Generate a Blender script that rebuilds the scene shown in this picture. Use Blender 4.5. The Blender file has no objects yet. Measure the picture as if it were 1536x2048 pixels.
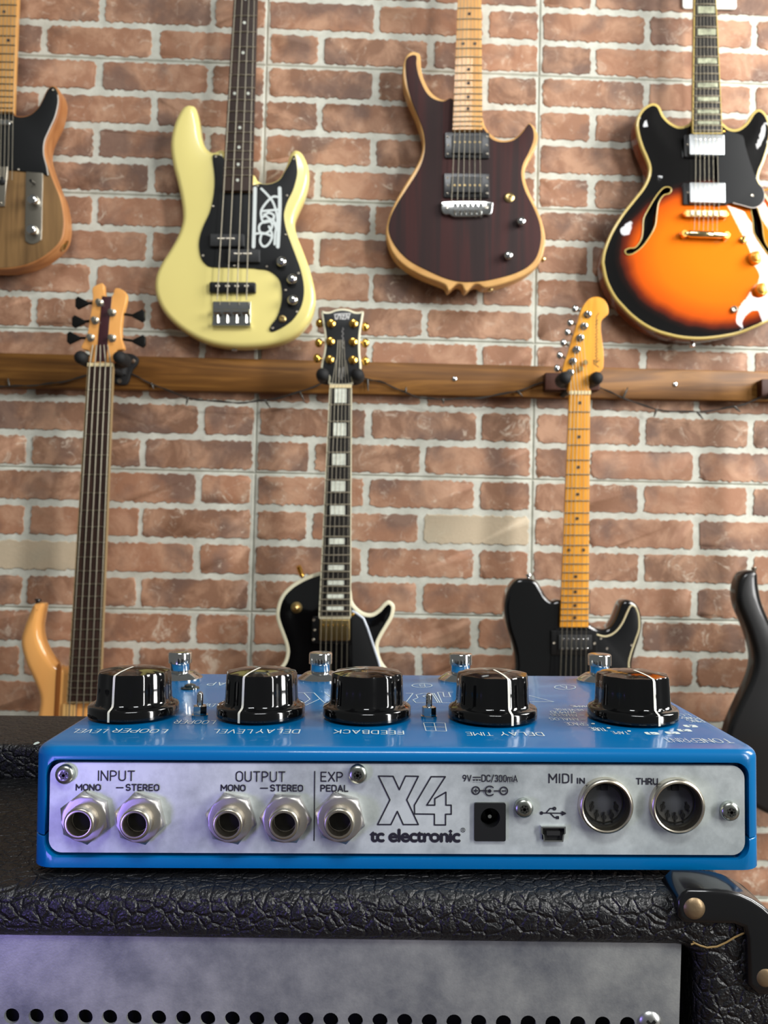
import bpy, bmesh, math, random
from mathutils import Vector, Matrix
from mathutils.geometry import delaunay_2d_cdt

random.seed(7)
SC = bpy.context.scene
COL = SC.collection
rad = math.radians

# ------------------------------------------------------------------ camera
F, CX, CY = 1600.0, 768.0, 1024.0          # focal length in pixels of the 1536x2048 frame
CAM = Vector((-0.0073, -0.2589, 0.1058))
_yaw, _pitch, _roll = rad(0.44), rad(1.81), rad(0.40)
FW = Vector((math.sin(_yaw)*math.cos(_pitch), math.cos(_yaw)*math.cos(_pitch), math.sin(_pitch)))
_r = Vector((math.cos(_yaw), -math.sin(_yaw), 0)); _u = _r.cross(FW)
RT = _r*math.cos(_roll) + _u*math.sin(_roll)
UP = -_r*math.sin(_roll) + _u*math.cos(_roll)
cd = bpy.data.cameras.new('camera'); cam = bpy.data.objects.new('camera', cd); COL.objects.link(cam)
cd.sensor_fit = 'HORIZONTAL'; cd.sensor_width = 24.0; cd.lens = 24.0*F/1536.0
cd.clip_start = 0.01; cd.clip_end = 50
cam.matrix_world = Matrix(((RT.x, UP.x, -FW.x, CAM.x), (RT.y, UP.y, -FW.y, CAM.y), (RT.z, UP.z, -FW.z, CAM.z), (0, 0, 0, 1)))
cd.dof.use_dof = True; cd.dof.focus_distance = 0.275; cd.dof.aperture_fstop = 26
SC.camera = cam

# ------------------------------------------------------------------ light and exposure
SC.view_settings.view_transform = 'Standard'; SC.view_settings.look = 'None'
SC.view_settings.gamma = 1.0; SC.view_settings.use_curve_mapping = False
SC.view_settings.exposure = 0.0
world = bpy.data.worlds.new('room_light'); SC.world = world; world.use_nodes = True
wn = world.node_tree; bg = wn.nodes['Background']
bg.inputs['Color'].default_value = (0.80, 0.82, 0.80, 1); bg.inputs['Strength'].default_value = 0.16

def area(name, loc, target, sx, sy, power, col):
    d = bpy.data.lights.new(name, 'AREA'); d.shape = 'RECTANGLE'; d.size = sx; d.size_y = sy
    d.energy = power; d.color = col
    o = bpy.data.objects.new(name, d); COL.objects.link(o); o.location = loc
    o.rotation_euler = (Vector(target)-Vector(loc)).to_track_quat('-Z', 'Y').to_euler()
    return o
area('window_light', (2.25, 0.45, 1.35), (0.2, 1.45, 0.5), 0.8, 1.2, 80, (1.0, 0.985, 0.95))
area('window_light', (2.45, -1.35, 1.05), (0.2, 0.7, 0.3), 0.38, 2.5, 84, (1.0, 0.99, 0.97))
area('overhead_fill', (0.1, -1.7, 2.75), (0.0, 0.9, 0.2), 1.2, 0.5, 50, (0.97, 0.99, 1.0))  # added fill for wall and pedal, high enough to stay out of flat reflections
area('led_lamp', (-0.20, -0.16, -0.02), (-0.085, 0.0, 0.015), 0.03, 0.06, 0.15, (0.33, 0.24, 1.0))

# ------------------------------------------------------------------ pixel rays -> points at a real distance
def ray(px, py):
    return (FW + RT*((px-CX)/F) - UP*((py-CY)/F))
def U(px, py, y):                       # point on the upright plane at distance y
    d = ray(px, py); return CAM + d*((y-CAM.y)/d.y)
def UZ(px, py, z):                      # point on the level plane at height z
    d = ray(px, py); return CAM + d*((z-CAM.z)/d.z)
def lin(c):
    c /= 255.0
    return c/12.92 if c <= 0.04045 else ((c+0.055)/1.055)**2.4
def C3(r, g, b): return (lin(r), lin(g), lin(b), 1.0)

# ------------------------------------------------------------------ materials
MATS = {}
def base_mat(name):
    m = bpy.data.materials.new(name); m.use_nodes = True
    return m, m.node_tree, m.node_tree.nodes['Principled BSDF']
def mat(name, rgb, rough=0.5, metal=0.0, coat=0.0, spec=0.5, bump=0.0, bscale=400.0, var=0.0, vscale=60.0):
    if name in MATS: return MATS[name]
    m, t, b = base_mat(name)
    b.inputs['Base Color'].default_value = C3(*rgb); b.inputs['Roughness'].default_value = rough
    b.inputs['Metallic'].default_value = metal; b.inputs['Coat Weight'].default_value = coat
    b.inputs['Coat Roughness'].default_value = 0.04; b.inputs['Specular IOR Level'].default_value = spec
    tc = t.nodes.new('ShaderNodeTexCoord')
    if bump:
        n = t.nodes.new('ShaderNodeTexNoise'); n.inputs['Scale'].default_value = bscale; n.inputs['Detail'].default_value = 4
        t.links.new(tc.outputs['Object'], n.inputs['Vector'])
        bp = t.nodes.new('ShaderNodeBump'); bp.inputs['Strength'].default_value = bump; bp.inputs['Distance'].default_value = 0.001
        t.links.new(n.outputs['Fac'], bp.inputs['Height']); t.links.new(bp.outputs['Normal'], b.inputs['Normal'])
    if var:
        n = t.nodes.new('ShaderNodeTexNoise'); n.inputs['Scale'].default_value = vscale; n.inputs['Detail'].default_value = 5
        t.links.new(tc.outputs['Object'], n.inputs['Vector'])
        r = t.nodes.new('ShaderNodeValToRGB')
        r.color_ramp.elements[0].position = 0.3; r.color_ramp.elements[1].position = 0.7
        r.color_ramp.elements[0].color = C3(*[max(0, c*(1-var)) for c in rgb]); r.color_ramp.elements[1].color = C3(*[min(255, c*(1+var)) for c in rgb])
        t.links.new(n.outputs['Fac'], r.inputs['Fac']); t.links.new(r.outputs['Color'], b.inputs['Base Color'])
    MATS[name] = m; return m
def wood(name, stops, rough=0.4, coat=0.0, scale=(30, 30, 2.0), dist=1.5, detail=5):
    if name in MATS: return MATS[name]
    m, t, b = base_mat(name)
    tc = t.nodes.new('ShaderNodeTexCoord'); mp = t.nodes.new('ShaderNodeMapping'); mp.inputs['Scale'].default_value = scale
    n = t.nodes.new('ShaderNodeTexNoise'); n.inputs['Scale'].default_value = 1.0; n.inputs['Detail'].default_value = detail; n.inputs['Distortion'].default_value = dist
    r = t.nodes.new('ShaderNodeValToRGB'); e = r.color_ramp.elements
    b.inputs['Specular IOR Level'].default_value = .3
    e[0].position = stops[0][0]; e[0].color = C3(*stops[0][1]); e[1].position = stops[-1][0]; e[1].color = C3(*stops[-1][1])
    for p, c in stops[1:-1]:
        k = e.new(p); k.color = C3(*c)
    t.links.new(tc.outputs['Object'], mp.inputs['Vector']); t.links.new(mp.outputs['Vector'], n.inputs['Vector'])
    t.links.new(n.outputs['Fac'], r.inputs['Fac']); t.links.new(r.outputs['Color'], b.inputs['Base Color'])
    b.inputs['Roughness'].default_value = rough; b.inputs['Coat Weight'].default_value = coat; b.inputs['Coat Roughness'].default_value = 0.03
    MATS[name] = m; return m

chrome = mat('chrome', (215, 216, 214), 0.12, 1.0)
nickel = mat('worn_nickel', (196, 188, 172), 0.30, 1.0)
steel = mat('steel_string', (150, 144, 128), 0.45, 1.0)
gold = mat('gold_plating', (236, 186, 92), 0.22, 1.0)
palegold = mat('pale_gold', (205, 178, 120), 0.28, 1.0)
blackplastic = mat('black_plastic', (14, 14, 15), 0.28, 0, 0.0)
satinblack = mat('satin_black_plastic', (30, 31, 32), 0.45)
blackgloss = mat('black_gloss_paint', (5, 5, 6), 0.12, 0, 0.6)
knobblack = mat('knob_black', (6, 6, 7), 0.10, 0, 0.3)
white = mat('white_paint', (232, 228, 214), 0.5)
cream = mat('cream_binding', (214, 200, 150), 0.35)
ivory = mat('ivory_binding', (226, 220, 190), 0.35)
rubber = mat('black_rubber', (17, 17, 18), 0.75)
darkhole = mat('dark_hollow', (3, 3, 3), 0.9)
bone = mat('bone_nut', (228, 208, 160), 0.45)
pearl = mat('pearl_inlay', (222, 226, 212), 0.25, 0, 0.2, var=0.08, vscale=90)
greypearl = mat('abalone_inlay', (168, 172, 146), 0.25, 0, 0.2, var=0.22, vscale=70)
maple = wood('maple', [(0.3, (206, 150, 84)), (0.6, (222, 168, 98)), (0.8, (212, 156, 88))], 0.35, 0.2, (60, 60, 4))
ambermaple = wood('amber_maple', [(0.3, (220, 146, 44)), (0.6, (234, 164, 56)), (0.8, (226, 154, 48))], 0.35, 0.25, (60, 60, 4))
rosewood = wood('rosewood_board', [(0.3, (44, 32, 28)), (0.7, (66, 50, 42))], 0.5, 0.0, (90, 90, 5))
ebony = wood('ebony_board', [(0.3, (22, 20, 19)), (0.7, (38, 34, 31))], 0.45, 0.0, (90, 90, 5))
inkdark = mat('dark_print', (28, 26, 40), 0.6)
inklight = mat('pale_print', (206, 218, 216), 0.6)
fretwire = mat('fret_wire', (168, 158, 136), 0.35, 1.0)

# ------------------------------------------------------------------ mesh building
class MB:
    def __init__(s): s.v = []; s.f = []; s.s = []
    def add(s, vs, fs, smooth=False):
        o = len(s.v); s.v += [tuple(p) for p in vs]; s.f += [[i+o for i in f] for f in fs]
        s.s += (smooth if isinstance(smooth, list) else [smooth]*len(fs)); return s
    def box(s, c, h, rot=None):
        vs = [Vector((x*h[0], y*h[1], z*h[2])) for x in (-1, 1) for y in (-1, 1) for z in (-1, 1)]
        if rot: vs = [rot @ p for p in vs]
        return s.add([p+Vector(c) for p in vs], [(0, 1, 3, 2), (4, 6, 7, 5), (0, 4, 5, 1), (2, 3, 7, 6), (0, 2, 6, 4), (1, 5, 7, 3)])
    def loft(s, rings, cap0=True, cap1=True, smooth=True, closed=True):
        n = len(rings[0]); o = []
        for r in rings: o += r
        fs = []; sm = []
        for k in range(len(rings)-1):
            for i in range(n if closed else n-1):
                j = (i+1) % n
                fs.append((k*n+i, k*n+j, (k+1)*n+j, (k+1)*n+i)); sm.append(smooth)
        if cap0: fs.append(tuple(range(n-1, -1, -1))); sm.append(False)
        if cap1: fs.append(tuple((len(rings)-1)*n+i for i in range(n))); sm.append(False)
        return s.add(o, fs, sm)
    def lathe(s, org, ax, prof, n=32, cap0=True, cap1=True, smooth=True):
        ax = Vector(ax).normalized(); a = ax.orthogonal().normalized(); b = ax.cross(a); org = Vector(org)
        rings = [[org+ax*h+(a*math.cos(2*math.pi*i/n)+b*math.sin(2*math.pi*i/n))*max(r, 1e-6) for i in range(n)] for r, h in prof]
        return s.loft(rings, cap0, cap1, smooth)
    def cyl(s, p0, p1, r, n=12, r1=None):
        p0 = Vector(p0); p1 = Vector(p1); d = p1-p0
        return s.lathe(p0, d, [(r, 0), (r if r1 is None else r1, d.length)], n)
    def ball(s, c, r, n=16, sc=(1, 1, 1)):
        rings = []
        for k in range(1, n//2):
            t = math.pi*k/(n//2)
            rings.append([Vector(c)+Vector((r*sc[0]*math.sin(t)*math.cos(2*math.pi*i/n), r*sc[1]*math.sin(t)*math.sin(2*math.pi*i/n), -r*sc[2]*math.cos(t))) for i in range(n)])
        s.loft(rings, True, True, True); return s
    def tube(s, pts, r, n=8):
        pts = [Vector(p) for p in pts]; rings = []
        for k, p in enumerate(pts):
            d = (pts[min(k+1, len(pts)-1)]-pts[max(k-1, 0)]).normalized()
            a = d.cross(Vector((0.3, 1, 0.2))).normalized(); b = d.cross(a)
            rr = r[k] if isinstance(r, list) else r
            rings.append([p+(a*math.cos(2*math.pi*i/n)+b*math.sin(2*math.pi*i/n))*rr for i in range(n)])
        return s.loft(rings)
    def prism(s, pl, yf, yb, rf=0.0, rb=0.0, seg=4):
        """outline pl of (x, z), front at y=yf (towards the camera), back at y=yb, rounded edges"""
        pl = ccw(pl); nr = normals(pl); rings = []
        def ring(ins, y): return [Vector((p[0]-q[0]*ins, y, p[1]-q[1]*ins)) for p, q in zip(pl, nr)]
        if rf > 0:
            for k in range(seg+1):
                t = math.pi/2*k/seg; rings.append(ring(rf*(1-math.sin(t)), yf+rf*(1-math.cos(t))))
        else: rings.append(ring(0, yf))
        if rb > 0:
            for k in range(seg+1):
                t = math.pi/2*k/seg; rings.append(ring(rb*(1-math.cos(t)), yb-rb*(1-math.sin(t))))
        else: rings.append(ring(0, yb))
        if len(pl) <= 12: return s.loft(rings, True, True, False)
        s.loft(rings, False, False, True)
        for rg in (rings[0], rings[-1]):
            v, f = sheet([(p.x, p.z) for p in rg], [], rg[0].y, 1, None, False); s.add(v, f)
        return s
    def band(s, pl, yf, yb, wid, out=0.0004):
        """a closed strip round an outline: binding"""
        pl = ccw(pl); nr = normals(pl)
        def ring(ins, y): return [Vector((p[0]-q[0]*ins, y, p[1]-q[1]*ins)) for p, q in zip(pl, nr)]
        return s.loft([ring(wid, yf+0.0006), ring(wid, yf), ring(0.0008-out, yf), ring(-out, yf+0.0008), ring(-out, yb)], False, False, True)
    def ribbon(s, pts, w, fn0, nrm=(0, -1, 0)):
        """flat stroke with round joints; pts in 2D, fn maps 2D -> 3D; each piece lies a hair above the last"""
        nrm = Vector(nrm); s.k = getattr(s, 'k', 0)
        def fn(a, b): return fn0(a, b)+nrm*(1.5e-6*s.k)
        for k in range(len(pts)-1):
            a = Vector(pts[k]); b = Vector(pts[k+1]); d = b-a
            if d.length < 1e-9: continue
            n = Vector((-d.y, d.x)).normalized()*(w/2)
            s.add([fn(*(a+n)), fn(*(a-n)), fn(*(b-n)), fn(*(b+n))], [(0, 1, 2, 3)]); s.k += 1
        for p in pts:
            s.add([fn(p[0]+w/2*math.cos(2*math.pi*i/10), p[1]+w/2*math.sin(2*math.pi*i/10)) for i in range(10)], [tuple(range(10))]); s.k += 1
        return s
    def mesh(s, name):
        me = bpy.data.meshes.new(name); me.from_pydata(s.v, [], s.f)
        me.polygons.foreach_set('use_smooth', s.s); me.update()
        bm = bmesh.new(); bm.from_mesh(me); 
        if len(s.v) < 60000: bmesh.ops.remove_doubles(bm, verts=bm.verts, dist=1e-7)
        bmesh.ops.recalc_face_normals(bm, faces=bm.faces); bm.to_mesh(me); bm.free()
        me.set_sharp_from_angle(angle=rad(48))
        return me
def ccw(pl):
    a = sum(pl[i][0]*pl[(i+1) % len(pl)][1]-pl[(i+1) % len(pl)][0]*pl[i][1] for i in range(len(pl)))
    return list(pl) if a > 0 else list(reversed(pl))
def normals(pl):
    n = len(pl); out = []
    for i in range(n):
        a = Vector(pl[i])-Vector(pl[i-1]); b = Vector(pl[(i+1) % n])-Vector(pl[i])
        m = (Vector((a.y, -a.x)).normalized()+Vector((b.y, -b.x)).normalized())
        m = m.normalized() if m.length > 1e-6 else Vector((1, 0))
        c = Vector((a.y, -a.x)).normalized().dot(m)
        out.append(m/max(c, 0.6))
    return out
def spline(pts, per=5, closed=True):
    n = len(pts); out = []
    for i in range(n if closed else n-1):
        g = (lambda k: Vector(pts[k % n])) if closed else (lambda k: Vector(pts[min(max(k, 0), n-1)]))
        p0, p1, p2, p3 = g(i-1), g(i), g(i+1), g(i+2)
        for k in range(per):
            t = k/per
            out.append(0.5*((2*p1)+(p2-p0)*t+(2*p0-5*p1+4*p2-p3)*t*t+(3*p1-p0-3*p2+p3)*t**3))
    if not closed: out.append(Vector(pts[-1]))
    return out
def inside(p, pl):
    c = False; n = len(pl); x, y = p[0], p[1]
    for i in range(n):
        x1, y1 = pl[i][0], pl[i][1]; x2, y2 = pl[i-1][0], pl[i-1][1]
        if (y1 > y) != (y2 > y) and x < (x2-x1)*(y-y1)/(y2-y1)+x1: c = not c
    return c
def rrect(x0, z0, x1, z1, r, seg=5):
    out = []
    for cx, cz, a0 in ((x1-r, z1-r, 0), (x0+r, z1-r, 90), (x0+r, z0+r, 180), (x1-r, z0+r, 270)):
        for k in range(seg+1):
            a = rad(a0+90*k/seg); out.append((cx+r*math.cos(a), cz+r*math.sin(a)))
    return out
def sheet(pl, holes, yf, cell, hfun=None, grid=True):
    """triangulated flat or arched cap with holes; returns (verts, faces)"""
    pl = ccw(pl); pts = [Vector(p) for p in pl]; ed = [(i, (i+1) % len(pl)) for i in range(len(pl))]
    for h in holes:
        o = len(pts); pts += [Vector(p) for p in h]; ed += [(o+i, o+(i+1) % len(h)) for i in range(len(h))]
    if grid:
        xs = [p[0] for p in pl]; zs = [p[1] for p in pl]
        x = min(xs)
        while x < max(xs):
            z = min(zs)
            while z < max(zs):
                q = (x+random.uniform(-.1, .1)*cell, z+random.uniform(-.1, .1)*cell)
                if inside(q, pl) and not any(inside(q, h) for h in holes) and edist(q, pl) > cell*0.45: pts.append(Vector(q))
                z += cell
            x += cell
    v, e, f, *_ = delaunay_2d_cdt(pts, ed, [], 0, 1e-7)
    keep = []
    for t in f:
        c = (sum(v[i].x for i in t)/len(t), sum(v[i].y for i in t)/len(t))
        if inside(c, pl) and not any(inside(c, h) for h in holes): keep.append(tuple(t))
    out = [Vector((p.x, yf-(hfun((p.x, p.y)) if hfun else 0), p.y)) for p in v]
    return out, keep
def edist(q, pl):
    d = 1e9; n = len(pl); qx, qy = q[0], q[1]
    for i in range(n):
        ax, ay = pl[i][0], pl[i][1]; bx, by = pl[(i+1) % n][0], pl[(i+1) % n][1]
        ux, uy = bx-ax, by-ay; L = ux*ux+uy*uy
        t = 0 if L < 1e-14 else max(0, min(1, ((qx-ax)*ux+(qy-ay)*uy)/L))
        d = min(d, (qx-ax-t*ux)**2+(qy-ay-t*uy)**2)
    return math.sqrt(d)

# ------------------------------------------------------------------ objects
def thing(name, label, cat, loc, group=None):
    o = bpy.data.objects.new(name, None); COL.objects.link(o); o.location = loc; o.empty_display_size = 0.05
    o['label'] = label; o['category'] = cat
    if group: o['group'] = group
    return o
def rootloc(p):
    while p.parent: p = p.parent
    return p.location.copy()
def part(parent, name, mb, m, label=None, kind=None):
    """a mesh built in world coordinates, linked under its thing"""
    me = mb if isinstance(mb, bpy.types.Mesh) else mb.mesh(name)
    if parent is not None:
        me.transform(Matrix.Translation(-rootloc(parent)))
    o = bpy.data.objects.new(name, me); COL.objects.link(o); me.materials.append(m)
    if parent is not None: o.parent = parent
    if label: o['label'] = label
    if kind: o['kind'] = kind
    return o
def solo(name, mb, m, label, cat, group=None, loc=None):
    me = mb.mesh(name); c = loc if loc else sum((v.co for v in me.vertices), Vector())/len(me.vertices)
    me.transform(Matrix.Translation(-c)); o = bpy.data.objects.new(name, me); COL.objects.link(o); o.location = c
    me.materials.append(m); o['label'] = label; o['category'] = cat
    if group: o['group'] = group
    return o
def text_mb(s, fn, box, weight=0.0, spacing=1.0, bold=0.0, nrm=(0, -1, 0)):
    """lettering fitted into box (x0, y0, x1, y1) of a 2D frame, fn maps it to 3D"""
    cu = bpy.data.curves.new('lettering', 'FONT'); cu.body = s; cu.size = 1.0; cu.offset = weight; cu.space_character = spacing
    cu.resolution_u = 4
    to = bpy.data.objects.new('lettering', cu); COL.objects.link(to)
    dg = bpy.context.evaluated_depsgraph_get(); dg.update()
    me = bpy.data.meshes.new_from_object(to.evaluated_get(dg))
    vs = [v.co.copy() for v in me.vertices]; fs = [tuple(p.vertices) for p in me.polygons]
    bpy.data.objects.remove(to); bpy.data.curves.remove(cu); bpy.data.meshes.remove(me)
    x0 = min(v.x for v in vs); x1 = max(v.x for v in vs); y0 = min(v.y for v in vs); y1 = max(v.y for v in vs)
    mb = MB()
    for k, (dx, dy) in enumerate([(0, 0)]+([(bold, 0), (-bold, 0), (0, bold), (0, -bold)] if bold else [])):
        mb.add([fn(box[0]+(v.x-x0)/(x1-x0)*(box[2]-box[0])+dx, box[1]+(v.y-y0)/(y1-y0)*(box[3]-box[1])+dy)+Vector(nrm)*2e-6*k for v in vs], fs)
    return mb
_arc = lambda cx, cy, rx, ry, a0, a1, n=8: [(cx+rx*math.cos(rad(a0+(a1-a0)*k/n)), cy+ry*math.sin(rad(a0+(a1-a0)*k/n))) for k in range(n+1)]
_O = _arc(.3, .7, .3, .3, 0, 180)+_arc(.3, .3, .3, .3, 180, 360)+[(.6, .7)]
_bowl = lambda y0, y1, w=.52: [(0, y1)]+_arc(w-(y1-y0)/2, (y0+y1)/2, (y1-y0)/2, (y1-y0)/2, 90, -90)+[(0, y0)]
GLYPH = {
 'I': (0, [[(0, 0), (0, 1)]]), 'N': (.58, [[(0, 0), (0, 1), (.58, 0), (.58, 1)]]), 'P': (.52, [[(0, 0), (0, 1)], _bowl(.46, 1)]),
 'U': (.56, [[(0, 1)]+_arc(.28, .28, .28, .28, 180, 360)+[(.56, 1)]]), 'T': (.56, [[(0, 1), (.56, 1)], [(.28, 1), (.28, 0)]]),
 'M': (.72, [[(0, 0), (0, 1), (.36, .35), (.72, 1), (.72, 0)]]), 'O': (.6, [_O]), '0': (.5, [[(x*.83, y) for x, y in _O]]),
 'S': (.54, [_arc(.27, .745, .25, .255, 30, 90, 4)+_arc(.27, .745, .27, .255, 90, 250, 6)+_arc(.27, .255, .27, .255, 70, -90, 6)+_arc(.27, .255, .27, .255, -90, -150, 4)]),
 'E': (.48, [[(.48, 1), (0, 1), (0, 0), (.48, 0)], [(0, .52), (.42, .52)]]), 'F': (.48, [[(.48, 1), (0, 1), (0, 0)], [(0, .5), (.42, .5)]]),
 'R': (.54, [[(0, 0), (0, 1)], _bowl(.46, 1), [(.26, .46), (.54, 0)]]), 'X': (.58, [[(0, 0), (.58, 1)], [(0, 1), (.58, 0)]]),
 'D': (.58, [[(0, 0), (0, 1), (.24, 1)]+_arc(.28, .7, .3, .3, 90, 0, 5)+_arc(.28, .3, .3, .3, 0, -90, 5)+[(0, 0)]]), 'A': (.62, [[(0, 0), (.31, 1), (.62, 0)], [(.1, .28), (.52, .28)]]),
 'L': (.46, [[(0, 1), (0, 0), (.46, 0)]]), 'V': (.6, [[(0, 1), (.3, 0), (.6, 1)]]), 'C': (.54, [_arc(.28, .7, .28, .3, 20, 180)+_arc(.28, .3, .28, .3, 180, 340)]),
 'G': (.58, [_arc(.29, .7, .29, .3, 25, 180)+_arc(.29, .3, .29, .3, 180, 360)+[(.58, .48), (.32, .48)]]), 'H': (.58, [[(0, 0), (0, 1)], [(.58, 0), (.58, 1)], [(0, .52), (.58, .52)]]),
 'K': (.56, [[(0, 0), (0, 1)], [(.54, 1), (0, .4)], [(.18, .58), (.56, 0)]]), 'B': (.54, [[(0, 0), (0, 1)], _bowl(.53, 1, .5), _bowl(0, .53, .54)]), 'Y': (.58, [[(0, 1), (.29, .45), (.58, 1)], [(.29, .45), (.29, 0)]]),
 'W': (.84, [[(0, 1), (.2, 0), (.42, .9), (.64, 0), (.84, 1)]]), '/': (.34, [[(0, -.1), (.34, 1.05)]]), '*': (.26, [[(.0, .75), (.26, .75)], [(.13, .6), (.13, .9)]]), ' ': (.3, []),
 '3': (.5, [_arc(.25, .75, .24, .25, 150, -80, 7)+_arc(.25, .26, .25, .26, 80, -150, 8)]), '9': (.5, [_arc(.25, .72, .25, .28, 0, 360, 14), _arc(.25, .72, .25, .28, 0, -10, 2)+[(.48, .45), (.22, 0)]]),
 'm': (.7, [[(0, 0), (0, .7)], [(0, .5)]+_arc(.175, .53, .175, .18, 180, 0, 6)+[(.35, 0)], [(.35, .5)]+_arc(.525, .53, .175, .18, 180, 0, 6)+[(.7, 0)]]),
 '1': (.25, [[(0, .75), (.25, 1), (.25, 0)]]), '2': (.5, [_arc(.25, .72, .24, .28, 160, -30, 7)+[(0, 0), (.5, 0)]]), '4': (.55, [[(.4, 0), (.4, 1), (0, .3), (.55, .3)]])}
def stroke_text(s_, fn, box, wt, nrm=(0, -1, 0), gap=.24):
    """single line engraved style capitals fitted into box"""
    x = 0; pp = []
    for ch in s_:
        w, ps = GLYPH[ch]; pp += [[(x+a, b) for a, b in p] for p in ps]; x += w+gap
    W = x-gap; h = (box[3]-box[1])-wt*(1 if box[3] > box[1] else -1); ww = (box[2]-box[0])-wt*(1 if box[2] > box[0] else -1)
    ox = box[0]+wt/2*(1 if box[2] > box[0] else -1); oy = box[1]+wt/2*(1 if box[3] > box[1] else -1); mb = MB()
    for p in pp: mb.ribbon([(ox+(a/W*ww if W > 0 else 0), oy+b*h) for a, b in p], wt, fn, nrm)
    return mb

# ================================================================== SETTING: brick wall and floor
WYAW, WY0 = 0.0227, 1.491
def wall_y(x): return WY0+WYAW*x
WN = Vector((WYAW, -1, 0)).normalized()                     # wall normal, towards the camera
def on_wall(px, py, off=0.0):
    d = ray(px, py); p0 = Vector((0, WY0, 0))+WN*off
    return CAM+d*((p0-CAM).dot(WN)/d.dot(WN))
A_, B_, C_, D_ = on_wall(532, 132), on_wall(1081, 150), on_wall(510.6, 946), on_wall(1061.6, 959.4)
_e1 = ((B_-A_)+(D_-C_))/2; _e2 = ((C_-A_)+(D_-B_))/2
PW, PH = _e1.length, _e2.length/3
e1 = _e1.normalized(); ang = (math.atan2(e1.z, e1.length)+math.atan2(-_e2.normalized().dot(Vector((1, 0, 0))), 1)*1.0)/2
_h = Vector((1, WYAW, 0)).normalized()
ang = (math.atan2(_e1.z, _e1.dot(_h))+math.atan2(-(-_e2).dot(_h), (-_e2).z))/2
e1 = _h*math.cos(ang)+Vector((0, 0, 1))*math.sin(ang)
e2 = -(-_h*math.sin(ang)+Vector((0, 0, 1))*math.cos(ang))   # down the wall
WO = (A_+(B_-e1*PW)+(C_-e2*3*PH)+(D_-e1*PW-e2*3*PH))/4
def wp(a, b, h=0.0): return WO+e1*a+e2*b+WN*h               # a along, b down, h off the wall

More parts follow.
